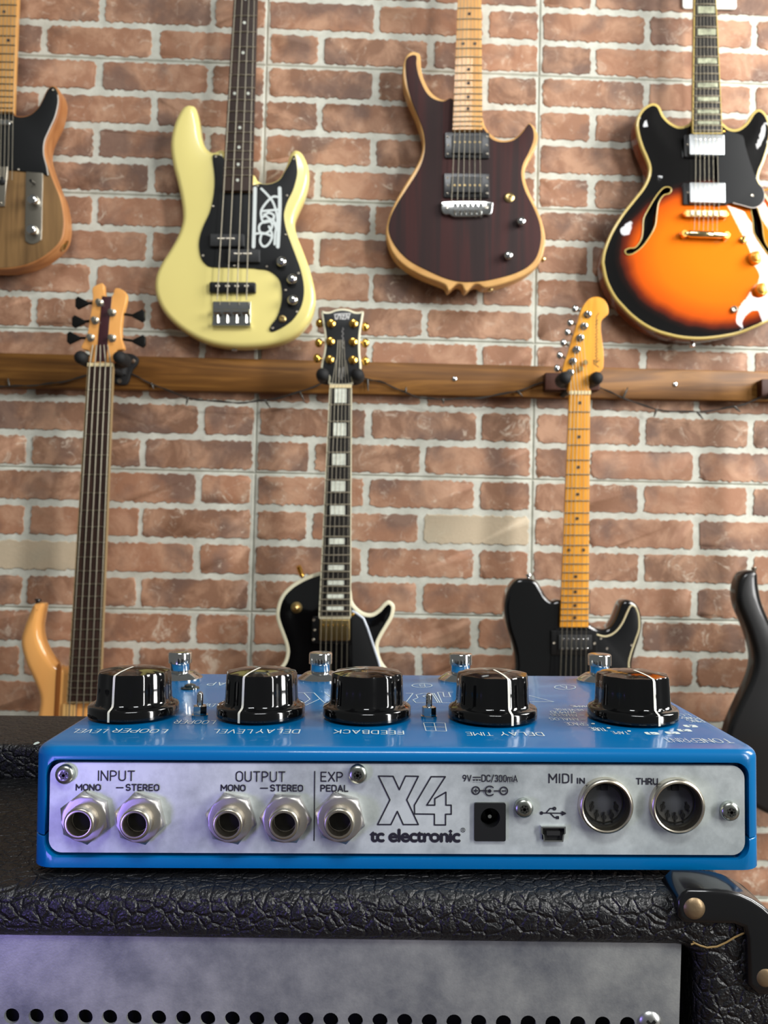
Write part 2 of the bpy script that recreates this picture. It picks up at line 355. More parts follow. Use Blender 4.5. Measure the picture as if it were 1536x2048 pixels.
def build_wall():
    mb = MB(); tone = []
    def push(vs, fs, sm, t):
        mb.add(vs, fs, sm); tone.extend([t]*len(vs))
    rnd = random.Random(11)
    I0, I1, J0, J1 = -2, 2, -2, 9
    # backing
    a0, a1, b0, b1 = I0*PW-.1, (I1+1)*PW+.1, J0*PH-.1, (J1+1)*PH+.1
    push([wp(a0, b0, -.03), wp(a1, b0, -.03), wp(a1, b1, -.03), wp(a0, b1, -.03), wp(a0, b0, -.004), wp(a1, b0, -.004), wp(a1, b1, -.004), wp(a0, b1, -.004)],
         [(0, 1, 2, 3), (4, 5, 6, 7), (0, 1, 5, 4), (1, 2, 6, 5), (2, 3, 7, 6), (3, 0, 4, 7)], False, (0.0, 0.0, 0.5))
    for i in range(I0, I1+1):
        for j in range(J0, J1+1):
            g = .0003; x0, x1, y0, y1 = i*PW+g, (i+1)*PW-g, j*PH+g, (j+1)*PH-g; bv = .0030
            vs = [wp(x0, y0, -.004), wp(x1, y0, -.004), wp(x1, y1, -.004), wp(x0, y1, -.004),
                  wp(x0+bv, y0+bv, 0), wp(x1-bv, y0+bv, 0), wp(x1-bv, y1-bv, 0), wp(x0+bv, y1-bv, 0)]
            push(vs, [(4, 5, 6, 7), (0, 1, 5, 4), (1, 2, 6, 5), (2, 3, 7, 6), (3, 0, 4, 7)], False, (0.0, 0.0, rnd.random()))
            ch = PH/4; L = PW/2.5; mj = .0068
            for r in range(4):
                cells = [(0, L), (L, 2*L), (2*L, PW-i*0)] if r % 2 == 0 else [(0, L/2), (L/2, 1.5*L), (1.5*L, PW)]
                for k, (c0, c1) in enumerate(cells):
                    u0, u1 = i*PW+c0+mj, i*PW+c1-mj; w0, w1 = j*PH+r*ch+mj, j*PH+(r+1)*ch-mj
                    dx = rnd.uniform(-.0015, .0015); u0 += dx; u1 += dx+rnd.uniform(-.001, .001)
                    rr = rnd.uniform(.004, .011); out = []
                    pl = rrect(u0, w0, u1, w1, rr, 4); n = len(pl); dens = []
                    for q in range(n):
                        p = Vector(pl[q]); nx = Vector(pl[(q+1) % n]); m = max(1, int((nx-p).length/.007))
                        for s in range(m): dens.append(p.lerp(nx, s/m))
                    ph = [rnd.uniform(0, 6.28) for _ in range(4)]
                    cx, cy = (u0+u1)/2, (w0+w1)/2
                    for q, p in enumerate(dens):
                        d = .0012*math.sin(p.x*170+ph[0])+.0012*math.sin(p.x*430+p.y*390+ph[1])+.0008*math.sin(p.y*700+ph[2])+rnd.uniform(-.0013, .0013)
                        sx = 1 if p.x > cx else -1; sy = 1 if p.y > cy else -1
                        nearx = min(abs(p.x-u0), abs(p.x-u1)); neary = min(abs(p.y-w0), abs(p.y-w1))
                        out.append(Vector((p.x+(sx*d if nearx < neary else 0), p.y+(sy*d if neary <= nearx else 0))))
                    pale = 0.0; z = rnd.random()
                    if z < .45: pale = rnd.uniform(.25, .5)
                    else: pale = rnd.uniform(0, .2)
                    if (i, j, r, k) in ((-1, 3, 2, 0), (0, 3, 1, 2)): pale = 0.95
                    t = (rnd.uniform(.15, 1.0), pale, rnd.random()); m = len(out); h = .0018
                    r0 = [wp(p.x, p.y, -.0002) for p in out]; r1 = []
                    for p in out:
                        q = Vector((cx, cy))-p; s = Vector((math.copysign(min(abs(q.x), .0013), q.x), math.copysign(min(abs(q.y), .0013), q.y)))
                        r1.append(wp(p.x+s.x, p.y+s.y, h))
                    fs = [(a, (a+1) % m, m+(a+1) % m, m+a) for a in range(m)]+[tuple(m+a for a in range(m))]
                    push(r0+r1, fs, [True]*m+[False], t)
    me = mb.mesh('wall_back')
    at = me.color_attributes.new('brick_tone', 'FLOAT_COLOR', 'POINT')
    for q, t in enumerate(tone): at.data[q].color = (t[0], t[1], t[2], 1)
    m, t, b = base_mat('faux_brick'); N = t.nodes.new; Lk = t.links.new
    tc = N('ShaderNodeTexCoord'); att = N('ShaderNodeAttribute'); att.attribute_name = 'brick_tone'
    sp = N('ShaderNodeSeparateColor'); Lk(att.outputs['Color'], sp.inputs['Color'])
    off = N('ShaderNodeVectorMath'); off.operation = 'MULTIPLY_ADD'
    Lk(att.outputs['Color'], off.inputs[0]); off.inputs[1].default_value = (3.1, 5.3, 7.7); Lk(tc.outputs['Object'], off.inputs[2])
    def noise(scale, detail, rough=.6, dist=0, src=off):
        n = N('ShaderNodeTexNoise'); n.inputs['Scale'].default_value = scale; n.inputs['Detail'].default_value = detail
        n.inputs['Roughness'].default_value = rough; n.inputs['Distortion'].default_value = dist
        Lk(src.outputs[0] if src is off else src.outputs['Object'], n.inputs['Vector']); return n
    def ramp(src, a, ca, c, cc):
        r = N('ShaderNodeValToRGB'); r.color_ramp.elements[0].position = a; r.color_ramp.elements[1].position = c
        r.color_ramp.elements[0].color = ca; r.color_ramp.elements[1].color = cc; Lk(src, r.inputs['Fac']); return r
    def mix(fac, a, c):
        x = N('ShaderNodeMix'); x.data_type = 'RGBA'
        Lk(fac, x.inputs[0]); 
        for s, i in ((a, 6), (c, 7)):
            if isinstance(s, tuple): x.inputs[i].default_value = s
            else: Lk(s, x.inputs[i])
        return x.outputs[2]
    base = ramp(sp.outputs[0], 0.0, C3(122, 91, 71), 1.0, C3(164, 119, 92))
    n1 = noise(14, 6, .65, .6); r1 = ramp(n1.outputs['Fac'], .44, (0, 0, 0, 1), .62, (.8, .8, .8, 1))
    c1 = mix(r1.outputs['Color'], base.outputs['Color'], C3(188, 148, 120))
    n1b = noise(9, 4, .5, .2); r1b = ramp(n1b.outputs['Fac'], .50, (0, 0, 0, 1), .64, (.7, .7, .7, 1))
    c1b = mix(r1b.outputs['Color'], c1, C3(104, 84, 76))
    n2 = noise(26, 8, .75, 1.2); r2 = ramp(n2.outputs['Fac'], .56, (0, 0, 0, 1), .66, (.85, .85, .85, 1))
    mu = N('ShaderNodeMath'); mu.operation = 'MULTIPLY'; Lk(r2.outputs['Color'], mu.inputs[0])
    ad = N('ShaderNodeMath'); ad.operation = 'MULTIPLY_ADD'; Lk(sp.outputs[1], ad.inputs[0]); ad.inputs[1].default_value = 1.7; ad.inputs[2].default_value = .18; ad.use_clamp = True
    Lk(ad.outputs[0], mu.inputs[1])
    c2 = mix(mu.outputs[0], c1b, C3(212, 196, 176))
    pr = ramp(sp.outputs[1], .6, (0, 0, 0, 1), 1.0, (.85, .85, .85, 1))
    c3 = mix(pr.outputs['Color'], c2, C3(196, 186, 160))
    isb = ramp(sp.outputs[0], .05, (0, 0, 0, 1), .1, (1, 1, 1, 1))
    nm = noise(30, 4, .6, 0, tc); mort = ramp(nm.outputs['Fac'], .3, C3(180, 180, 168), .7, C3(209, 210, 198))
    fin = mix(isb.outputs['Color'], mort.outputs['Color'], c3)
    Lk(fin, b.inputs['Base Color']); b.inputs['Roughness'].default_value = .62; b.inputs['Specular IOR Level'].default_value = .35
    nb = noise(150, 6, .7, 0, tc); bp = N('ShaderNodeBump'); bp.inputs['Strength'].default_value = .35; bp.inputs['Distance'].default_value = .002
    Lk(nb.outputs['Fac'], bp.inputs['Height']); Lk(bp.outputs['Normal'], b.inputs['Normal'])
    o = part(None, 'wall_back', me, m); o['kind'] = 'structure'; o['label'] = 'faux brick wall panels with pale grey mortar'
build_wall()
FLOOR = -0.78
fl = MB(); fl.box((0, 0.2, FLOOR-.02), (1.7, 1.32, .02))
o = part(None, 'floor', fl, wood('floor_boards', [(.3, (70, 56, 46)), (.7, (96, 78, 62))], .5, 0, (1.5, 14, 14))); o['kind'] = 'structure'; o['label'] = 'dark wooden floor'

# ================================================================== wooden rail, tag, fairy lights
def rail():
    off = .024
    q = [on_wall(-260, 699, off), on_wall(1800, 749.5, off), on_wall(1800, 807.5, off), on_wall(-260, 769.5, off)]
    root = thing('wooden_rail', 'long brown stained wooden plank screwed across the brick wall', 'plank', (q[0]+q[2])/2)
    mb = MB(); back = [p-WN*(off-.0035) for p in q]; ins = .002
    c = (q[0]+q[1]+q[2]+q[3])/4
    fr = [q[0]+Vector((ins, 0, -ins)), q[1]+Vector((-ins, 0, -ins)), q[2]+Vector((-ins, 0, ins)), q[3]+Vector((ins, 0, ins))]
    mid = [p-WN*ins for p in q]
    mb.loft([fr, mid, back], True, True, False)
    part(root, 'board', mb, wood('rail_wood', [(.25, (82, 52, 22)), (.5, (118, 78, 34)), (.62, (140, 96, 44)), (.8, (98, 63, 28))], .5, 0, (1.6, 30, 26), 2.5))
    for px, py in ((909, 758), (1350, 769)):
        p = on_wall(px, py, off); s = MB(); s.lathe(p, WN, [(.0058, 0), (.0056, .001), (.004, .0022), (.0015, .0022), (.0012, .0012)], 14)
        part(root, 'screw', s, chrome)
rail()
def tag():
    a = on_wall(1365, 17, .006); b = on_wall(1472, 20, .006)
    pl = rrect(a.x, a.z, b.x, a.z+.16, .006); mb = MB(); y = (a.y+b.y)/2
    mb.prism(pl, y-.002, wall_y(a.x)-.003, .001)
    solo('wall_card', mb, mat('white_card', (240, 240, 234), .5), 'white rounded card on the wall behind the sunburst guitar neck', 'card')
tag()
def lights():
    runs = [[(-60, 760), (0, 772), (60, 771), (110, 766), (165, 754), (205, 738), (250, 744), (305, 768), (375, 795), (460, 805), (520, 802), (580, 790), (640, 768), (685, 745),
             (728, 756), (770, 767), (810, 785), (850, 797), (900, 798), (960, 795), (1030, 783), (1080, 767), (1125, 752), (1160, 750), (1200, 775), (1245, 795), (1310, 818), (1380, 824), (1450, 817), (1500, 804), (1536, 788), (1580, 770)]]
    root = thing('string_lights', 'dark fairy light cable looped along the wooden rail', 'string lights', on_wall(700, 780, .03))
    mb = MB(); pts = [on_wall(p.x, p.y, .029) for p in spline(runs[0], 4, False)]
    mb.tube(pts, .0013, 6); off2 = [p+Vector((0, -.001, .0022*math.sin(k*1.3))) for k, p in enumerate(pts)]; mb.tube(off2, .0012, 6)
    cab = mat('dark_cable', (44, 40, 36), .5)
    part(root, 'cable', mb, cab)
    for (x0, y0, x1, y1) in ((18, 771, 16, 757), (303, 767, 307, 778), (376, 795, 372, 810), (530, 800, 540, 815), (600, 785, 608, 802), (735, 759, 736, 781), (811, 785, 812, 774),
                             (886, 798, 887, 808), (1034, 782, 1045, 793), (1246, 795, 1256, 775), (1313, 818, 1308, 834), (1394, 823, 1406, 838), (1468, 813, 1481, 824)):
        s = MB(); a = on_wall(x0, y0, .030); c = on_wall(x1, y1, .033)
        s.tube([a, a.lerp(c, .55), a.lerp(c, .6), c], [.0024, .0024, .0019, .0012], 8); part(root, 'bulb', s, mat('dim_bulb', (60, 56, 48), .25))
lights()

# ================================================================== guitars
class G:
    """a guitar whose front face stands on the plane y = Y"""
    def __init__(s, name, label, cat, Y, org, group='guitars hung on the brick wall'):
        s.Y = Y; s.root = thing(name, label, cat, U(org[0], org[1], Y), group)
    def p(s, px, py, h=0.0): return U(px, py, s.Y-h)
    def q(s, px, py, h=0.0):
        v = U(px, py, s.Y-h); return (v.x, v.z)
    def out(s, pts, h=0.0, per=5): return [s.q(v.x, v.y, h) for v in spline(pts, per)]
    def slab(s, name, pts, h0, h1, m, r=.0006, parent=None, smooth=True, label=None, per=5):
        pl = s.out(pts, h1, per) if smooth else [s.q(a, b, h1) for a, b in pts]
        mb = MB(); mb.prism(pl, s.Y-h1, s.Y-h0, r); return part(parent or s.root, name, mb, m, label)
    def rod(s, name, a, ha, b, hb, r, m, parent=None, n=8):
        mb = MB(); mb.cyl(s.p(a[0], a[1], ha), s.p(b[0], b[1], hb), r, n); return part(parent or s.root, name, mb, m)
    def dome(s, name, px, py, rpx, h0, h1, m, parent=None, flat=.5, label=None, n=24):
        c = s.p(px, py, h1); r = (s.p(px+rpx, py, h1)-c).length; b = s.p(px, py, h1); b.y = s.Y-h0
        mb = MB(); H = h1-h0
        mb.lathe(b, (0, -1, 0), [(r, 0), (r, H*flat)]+[(r*math.cos(t*.3), H*flat+H*(1-flat)*math.sin(t*.3)) for t in (1, 2, 3, 4)]+[(r*.12, H)], n)
        return part(parent or s.root, name, mb, m, label)
    def screw(s, px, py, h, parent, r=.0024, m=None):
        c = s.p(px, py, h); mb = MB(); mb.lathe(c+Vector((0, .0004, 0)), (0, -1, 0), [(r, 0), (r*.95, .0009), (r*.6, .0016), (r*.2, .0012)], 10)
        return part(parent, 'screw', mb, m or nickel)
    def neck(s, TL, TR, BL, BR, hb, hf, board, neckm, edge=None, frets=(), dots=(), strings=(), fat=.018, side=None, binding=None, heel=None, nutm=None, nutpx=8):
        """fingerboard between four pixel corners (front surface at height hf), round neck behind it"""
        R = s.root
        tl, tr, bl, br = [s.p(*c, hf) for c in (TL, TR, BL, BR)]
        mb = MB(); fr = []; ring = []
        n = 10
        fr = [tl, tr, br, bl]; bk = [v+Vector((0, hf-hb, 0)) for v in fr]
        mb.loft([[v+Vector((0, .0006, 0)) for v in fr], bk], False, True, False)
        # slightly radiused playing surface
        rows = []
        for w in (0, 1):
            a, b = (tl, tr) if w == 0 else (bl, br)
            rows.append([a.lerp(b, k/8)+Vector((0, .0006-.0011*(1-(k/4-1)**2), 0)) for k in range(9)])
        mb.loft(rows, False, False, True, closed=False)
        fb = part(R, 'fretboard', mb, board)
        mb = MB(); rings = []
        for w in range(9):
            t = w/8; a = tl.lerp(bl, t)+Vector((0, hf-hb, 0)); b = tr.lerp(br, t)+Vector((0, hf-hb, 0)); c = (a+b)/2; hw = (b-a)/2
            rings.append([c+hw*math.cos(math.pi*k/n)+Vector((0, fat*(1+.15*t)*math.sin(math.pi*k/n)**.8, 0)) for k in range(n+1)])
        mb.loft(rings, True, True, True)
        nk = part(R, 'neck', mb, neckm)
        if binding:
            for sgn, (a, b) in ((-1, (tl, bl)), (1, (tr, br))):
                mb = MB(); w = .0019; d = Vector((sgn*w, 0, 0))
                ra = [a-d*.4+Vector((0, -.0003, 0)), a+d*.6+Vector((0, -.0003, 0)), a+d*.6+Vector((0, hf-hb, 0)), a-d*.4+Vector((0, hf-hb, 0))]
                rb = [v-a+b for v in ra]; mb.loft([ra, rb], True, True, False); part(fb, 'binding', mb, binding)
            mb = MB(); mb.tube([bl+Vector((0, -.0002, -.001)), br+Vector((0, -.0002, -.001))], .0016, 6); part(fb, 'binding', mb, binding)
        for t in frets:
            if not -.01 <= t <= 1: continue
            a = tl.lerp(bl, t)+Vector((0, -.0006, 0)); b = tr.lerp(br, t)+Vector((0, -.0006, 0)); m_ = (a+b)/2+Vector((0, -.0011, 0))
            mb = MB(); mb.tube([a, a.lerp(m_, .6), m_, b.lerp(m_, .6), b], .0012, 8); part(fb, 'fret', mb, fretwire)
        for d in dots:
            t, f, kind, m_ = d[0], d[1], d[2], d[3]
            if not 0 <= t <= 1: continue
            l = tl.lerp(bl, t); r = tr.lerp(br, t); c = l.lerp(r, f); c.y -= .0007+.0011*(1-(2*f-1)**2)*.9
            mb = MB()
            if kind == 'dot': mb.lathe(c+Vector((0, .0008, 0)), (0, -1, 0), [(.0032, 0), (.0032, .0009)], 14)
            else:
                hw = (r-l).length*kind[0]/2; hh = kind[1]/2; ax = (r-l).normalized()
                vs = [c+ax*sx*hw+Vector((0, 0, sz*hh))+Vector((0, -.0003, 0)) for sx, sz in ((-1, -1), (1, -1), (1, 1), (-1, 1))]
                mb.loft([[v+Vector((0, .002, 0)) for v in vs], vs], True, True, False)
            part(fb, 'inlay', mb, m_)
        if nutm:
            up = (tl-bl).normalized(); hN = nutpx*.001
            vs = [tl+Vector((-.0008, -.0022, 0)), tr+Vector((.0008, -.0022, 0))]
            ra = vs+[vs[1]+up*hN, vs[0]+up*hN]; rb = [v+Vector((0, hf-hb, 0)) for v in ra]
            mb = MB(); mb.loft([ra, rb], True, True, False); part(R, 'nut', mb, nutm)
        for k, (pts, r_) in enumerate(strings):
            mb = MB(); mb.tube([s.p(*v) for v in pts], r_, 8); part(R, 'string', mb, steel)
        return fb, nk
    def pickup(s, box, h0, h1, m, ring=None, ringm=None, poles=(), polem=None, screws=(), r=.002, name='pickup'):
        x0, y0, x1, y1 = box; mb = MB()
        if ring:
            a = s.q(ring[0], ring[3], h0+.004); b = s.q(ring[2], ring[1], h0+.004)
            mb.prism(rrect(a[0], a[1], b[0], b[1], .003), s.Y-h0-.004, s.Y-h0+.002, .001); top = part(s.root, 'pickup_ring', mb, ringm or blackplastic)
        mb = MB(); a = s.q(x0, y1, h1); b = s.q(x1, y0, h1)
        mb.prism(rrect(a[0], a[1], b[0], b[1], r), s.Y-h1, s.Y-h0+.002, .0014); pk = part(s.root, name, mb, m)
        for px, py in poles:
            c = s.p(px, py, h1); mb = MB(); mb.lathe(c+Vector((0, .0004, 0)), (0, -1, 0), [(.0024, 0), (.0022, .0008), (.001, .0011)], 10); part(pk, 'pole_piece', mb, polem or nickel)
        for px, py in screws: s.screw(px, py, h0+.004, top if ring else pk, .0028)
        return pk
def body_mesh(g, pl, thick, rf, rb, dome=0.0, dscale=.03, holes=(), flatcap=False, cell=.009, h=0.0):
    """solid body; arched front if dome > 0"""
    pl = ccw(pl); mb = MB(); yf = g.Y-h; yb = g.Y+thick
    if dome <= 0 and not holes:
        mb.prism(pl, yf, yb, rf, rb, 5); return mb
    nr = normals(pl); rings = []
    def ring(ins, y): return [Vector((p[0]-q[0]*ins, y, p[1]-q[1]*ins)) for p, q in zip(pl, nr)]
    for k in range(4):
        t = math.pi/2*k/3; rings.append(ring(rf*(1-math.sin(t)), yf+rf*(1-math.cos(t))))
    for k in range(4):
        t = math.pi/2*k/3; rings.append(ring(rb*(1-math.cos(t)), yb-rb*(1-math.sin(t))))
    mb.loft(rings, False, True, True)
    top = [(v.x, v.z) for v in rings[0]]
    v, f = sheet(top, list(holes), yf, cell, (lambda q: dome*(1-math.exp(-(edist(q, top)/dscale)**1.6))) if dome > 0 else None)
    mb.add(v, f, True)
    return mb
def fretpos(nut, L, n): return [nut+L*(1-2**(-k/12)) for k in range(1, n+1)]

# ---------------------------------------------------------------- worn natural single cutaway guitar, far left
def tele():
    Y = wall_y(-.8)-.062
    g = G('electric_guitar', 'worn brown natural wood guitar with black pickguard at the left edge', 'guitar', Y, (-20, 380))
    o = [(18, 217), (25, 227), (38, 231.4), (57, 228.6), (74, 215), (84, 198), (93, 179), (103, 170.5), (114, 174), (120, 188.6), (120.4, 207.6), (114, 236), (101, 263), (92.4, 285.7), (91.4, 308.6), (99, 335), (110.5, 365.7), (122, 394), (128.6, 426.7), (129.5, 453), (124, 480), (106.7, 501), (76, 522), (38, 535), (-10, 539), (-60, 533), (-120, 505), (-160, 460), (-170, 405), (-152, 340), (-130, 290), (-132, 240), (-120, 205), (-85, 190), (-50, 205), (-28, 225), (-5, 220)]
    wd = wood('weathered_ash', [(.25, (74, 54, 32)), (.45, (116, 88, 54)), (.6, (138, 106, 66)), (.8, (92, 68, 42))], .55, 0, (26, 26, 2.2), 1.2)
    pl = g.out(o)
    part(g.root, 'body', body_mesh(g, pl, .043, .004, .005), wood('tan_side', [(.3, (156, 100, 58)), (.7, (196, 138, 86))], .45, 0, (10, 30, 8)))
    nr = normals(ccw(pl)); ins = [(p[0]-n[0]*.003, p[1]-n[1]*.003) for p, n in zip(ccw(pl), nr)]
    mb = MB(); mb.prism(ins, g.Y-.0008, g.Y+.002, .0008); part(g.root, 'top', mb, wd)
    pg = [(19, 222), (26, 230), (40, 234), (58, 231), (75, 218), (86, 200), (94, 183), (103, 174), (111, 178), (115.5, 190), (116, 206), (110, 233), (98, 260), (88.5, 283), (87, 308), (93, 333), (96, 351), (84, 346), (60, 344), (20, 340), (-40, 338), (-80, 330), (-90, 290), (-60, 230), (-10, 222)]
    pgo = g.slab('pickguard', pg, .0008, .0034, mat('black_guard', (24, 25, 26), .5, spec=.25), .0006)
    mb = MB(); mb.tube([g.p(v.x, v.y, .003) for v in spline(pg[9:17], 5, False)], .0013, 6); part(pgo, 'edge_line', mb, mat('grey_edge', (190, 184, 176), .4))
    g.screw(106, 180, .0034, pgo); g.screw(37, 339, .0034, pgo)
    cp = [(58, 334), (68, 332.5), (80, 335), (85.5, 345), (84.5, 400), (83, 470), (79, 482), (66, 488), (54, 484), (50, 472), (51, 400), (52, 345)]
    cpo = g.slab('control_plate', cp, .0008, .003, nickel, .0006)
    g.dome('control_knob', 62, 397, 10.5, .003, .02, chrome, cpo, .75); g.dome('control_knob', 60, 457, 10.5, .003, .02, chrome, cpo, .75)
    g.rod('selector_switch', (68, 366), .003, (61, 361), .016, .003, blackplastic, cpo)
    mb = MB(); a = g.q(-60, 249, .008); b = g.q(20, 237, .008); mb.prism(rrect(a[0], a[1], b[0], b[1], .004), g.Y-.008, g.Y-.001, .003); part(g.root, 'neck_pickup', mb, chrome); g.screw(23.5, 244, .0034, pgo)
    bp = g.slab('bridge', [(-70, 336), (15, 333), (9, 412), (-72, 414)], .0008, .005, nickel, .001, smooth=False); g.screw(2, 405, .005, bp); g.dome('saddle', 2, 360, 8, .005, .010, satinblack, bp)
    L, br = 617, 400
    fr = [br-L*2**(-k/12) for k in range(1, 22)]; top, end = br-L, 223
    T = lambda y: (y-top)/(end-top)
    g.neck((-5, top), (43, top), (-25, end), (25, end), .004, .0125, maple, maple, frets=[T(y) for y in fr], dots=[(T(25), .5, 'dot', inkdark), (T(82), .28, 'dot', inkdark), (T(82), .72, 'dot', inkdark), (T(-45), .5, 'dot', inkdark)],
           strings=[([(-2+7*k, top, .016), (-15-1+8*k, 360, .014)], .0005) for k in range(6)], fat=.021)
    g.slab('headstock', [(-8, top), (44, top), (52, top-40), (50, top-150), (35, top-185), (5, top-175), (-12, top-120), (-18, top-30)], -.012, .002, maple)
    mb = MB(); c = U(126, 494, Y+.02); mb.lathe(c, (.85, 0, -.5), [(.009, -.004), (.009, .002), (.005, .003), (.004, -.002)], 16); mb.cyl(c+Vector((.004, 0, -.002)), c+Vector((.012, -.004, .012)), .0022); part(g.root, 'jack_cup', mb, palegold)
tele()

# ---------------------------------------------------------------- cream yellow four string bass
def pbass():
    Y = wall_y(-.32)-.062
    g = G('bass_guitar', 'cream yellow bass guitar with black pickguard and white scribble', 'bass guitar', Y, (470, 450))
    c = lambda X, Yy: (270+X/2.845, Yy/2.845)
    o = [c(*p) for p in ((310, 588), (342, 605), (362, 680), (375, 770), (400, 830), (440, 858), (500, 845), (545, 930), (610, 965), (672, 985), (695, 1018), (730, 1035), (790, 1025), (830, 990), (860, 930), (880, 870), (910, 845), (950, 865), (983, 940), (985, 1020), (960, 1110), (925, 1190), (905, 1250), (915, 1320), (950, 1410), (990, 1520), (1020, 1640), (1022, 1720), (995, 1810), (930, 1890), (830, 1945), (700, 1970), (560, 1974), (430, 1955), (320, 1910), (220, 1840), (150, 1760), (112, 1670), (110, 1580), (140, 1500), (190, 1420), (240, 1330), (265, 1240), (258, 1140), (235, 1030), (210, 930), (197, 830), (205, 750), (225, 680), (255, 620), (280, 595))]
    part(g.root, 'body', body_mesh(g, g.out(o), .042, .012, .012), mat('cream_yellow_paint', (236, 222, 140), .25, 0, .35))
    pg = [(424.8, 313.2), (432, 309.3), (447, 315.5), (448.6, 345), (450, 368), (475, 372), (506.2, 370), (518.7, 367.4), (533.2, 368.5), (547.7, 365.8), (560.6, 358), (568.8, 344.5), (579.3, 326.9), (588.1, 310.4), (593.4, 326.9), (594.1, 348), (588.1, 372.6), (583.1, 385.4), (574.3, 403.2), (568.6, 422.5), (568.3, 437), (572.7, 459.6), (583.1, 488.6), (592.8, 514.4), (601.7, 540.1), (607.3, 567.5), (607.3, 591.7), (600.9, 615.9), (586.3, 638.4), (570.2, 651.3), (555.7, 659.4), (544.5, 663.4), (538.8, 658.6), (542.8, 649.7), (552.5, 636.8), (559, 620.7), (563.8, 596.5), (563, 575.6), (559, 559.5), (549.3, 548.2), (534.8, 540.1), (515.4, 537.7), (507, 536.3), (468, 534.9), (425, 533.9), (411.5, 528), (401.7, 514.4), (397.8, 490.9), (400.7, 469.5), (408.6, 448), (419.3, 424.5), (426, 397), (429, 368), (428, 342.5)]
    guard = g.slab('pickguard', pg, -.001, .0026, mat('black_guard', (24, 25, 26), .5, spec=.25), .0005)
    for x, y in ((432, 313), (515, 371), (588, 318), (574, 391), (571, 469), (597, 546), (594, 623), (545, 656), (534, 533), (469, 531), (406, 511), (426, 412), (571, 580)): g.screw(x, y, .0026, guard, .0028)
    d = lambda X, Yy: (480+X/6.206, 350+Yy/6.206)
    strokes = [[(188, 165), (180, 500), (168, 890)], [(492, 165), (495, 360), (485, 600), (470, 890)], [(265, 170), (340, 245), (400, 320), (440, 420), (465, 560), (440, 700), (430, 860)],
               [(480, 275), (410, 270), (330, 340), (265, 440), (268, 540), (290, 580)], [(262, 450), (370, 440), (470, 430)], [(290, 520), (350, 470), (420, 500), (400, 560), (300, 490)],
               [(400, 560), (310, 575), (245, 620), (240, 690), (290, 730), (360, 700), (400, 640), (380, 580), (300, 590)], [(175, 735), (280, 720), (400, 760)], [(265, 740), (250, 820), (280, 880), (330, 880), (380, 820), (400, 740), (360, 640)],
               [(400, 600), (470, 600)], [(410, 540), (440, 640), (470, 700)]]
    mb = MB()
    for k, s_ in enumerate(strokes):
        wpx = 7.2 if k < 2 else 4.6
        pts = [d(*v) for v in s_]; pts = spline(pts, 4, False) if len(pts) > 2 else [Vector(v) for v in pts]
        mb.ribbon(pts, wpx, lambda a, b: g.p(a, b, .00285))
    part(guard, 'scribble', mb, mat('white_marker', (214, 222, 220), .6))
    e = lambda X, Yy: (390+X/5.12, 280+Yy/5.12)
    for box, px, py in (((150, 962, 505, 1088), (245, 285, 335, 385), 1010), ((330, 1118, 665, 1248), (415, 460, 510, 560), 1165)):
        a = e(box[0], box[1]); b = e(box[2], box[3]); g.pickup((a[0], a[1], b[0], b[1]), .0026, .010, satinblack, poles=[e(x+dx, py) for x in px for dx in (-10, 10)], screws=())
    a = e(145, 1455); b = e(622, 1560); g.pickup((a[0], a[1], b[0], b[1]), 0, .009, blackplastic, poles=[e(x+dx, 1497) for x in (230, 330, 425, 525) for dx in (-16, 16)], name='bridge_pickup', r=.004)
    a = e(180, 1655); b = e(570, 1900)
    q0 = g.q(a[0], b[1], .003); q1 = g.q(b[0], a[1], .003); mb = MB(); mb.prism(rrect(q0[0], q0[1], q1[0], q1[1], .002), g.Y-.003, g.Y+.002, .0006); br = part(g.root, 'bridge', mb, chrome)
    for k in range(4):
        x = 230+97*k; mb = MB(); p = g.p(*e(x, 1760), .011); mb.lathe(p+Vector((-.0075, 0, 0)), (1, 0, 0), [(.0055, 0), (.0055, .015)], 14)
        mb.cyl(g.p(*e(x, 1790), .009), g.p(*e(x, 1880), .008), .0022); part(br, 'saddle', mb, chrome)
    p0 = g.p(*e(180, 1890), .009); p1 = g.p(*e(570, 1890), .009); mb = MB(); mb.box((p0+p1)/2+Vector((0, .003, 0)), ((p1-p0).x/2, .006, .003)); part(br, 'end_lip', mb, chrome)
    for x, y in ((562, 521), (583, 556), (584.7, 598)): g.dome('control_knob', x, y, 10.5, .0026, .018, chrome, None, .6)
    mb = MB(); mb.lathe(g.p(564.6, 638, .003), (0, -1, 0), [(.008, 0), (.008, .002), (.0052, .0035), (.0045, .0035), (.004, -.001)], 16); part(g.root, 'jack_socket', mb, palegold)
    br_y, L = 607, 810
    top = br_y-L; end = 381
    X = lambda x0, x1, y, y0=0., y1=381.: x0+(x1-x0)*(y-y0)/(y1-y0)
    T = lambda y: (y-top)/(end-top)
    fr = [br_y-L*2**(-k/12) for k in range(1, 21)]
    dots = [(T(y), f, 'dot', pearl) for y, f in ((-56, .5), (0, .5), (48, .5), (108, .5), (189, .25), (189, .75), (257, .5), (296, .5), (330, .5), (361, .5))]
    st = []
    for (xa, xb) in ((470.5, 437.9), (484, 457), (497.5, 476), (508.5, 494.5)):
        xt = xa+(xb-xa)*(top/537.8); xe = xa+(xb-xa)*(600/537.8); st.append(([(xt, top, .018), (xe, 600, .016)], .0011))
    g.neck((X(467, 444.5, top), top), (X(515, 504.5, top), top), (444.5, end), (504.5, end), .004, .012, rosewood, maple, frets=[T(y) for y in fr], dots=dots, strings=st, fat=.021)
    g.slab('headstock', [(478, top), (528, top), (538, top-60), (532, top-190), (505, top-200), (480, top-150), (470, top-30)], -.012, .002, maple)
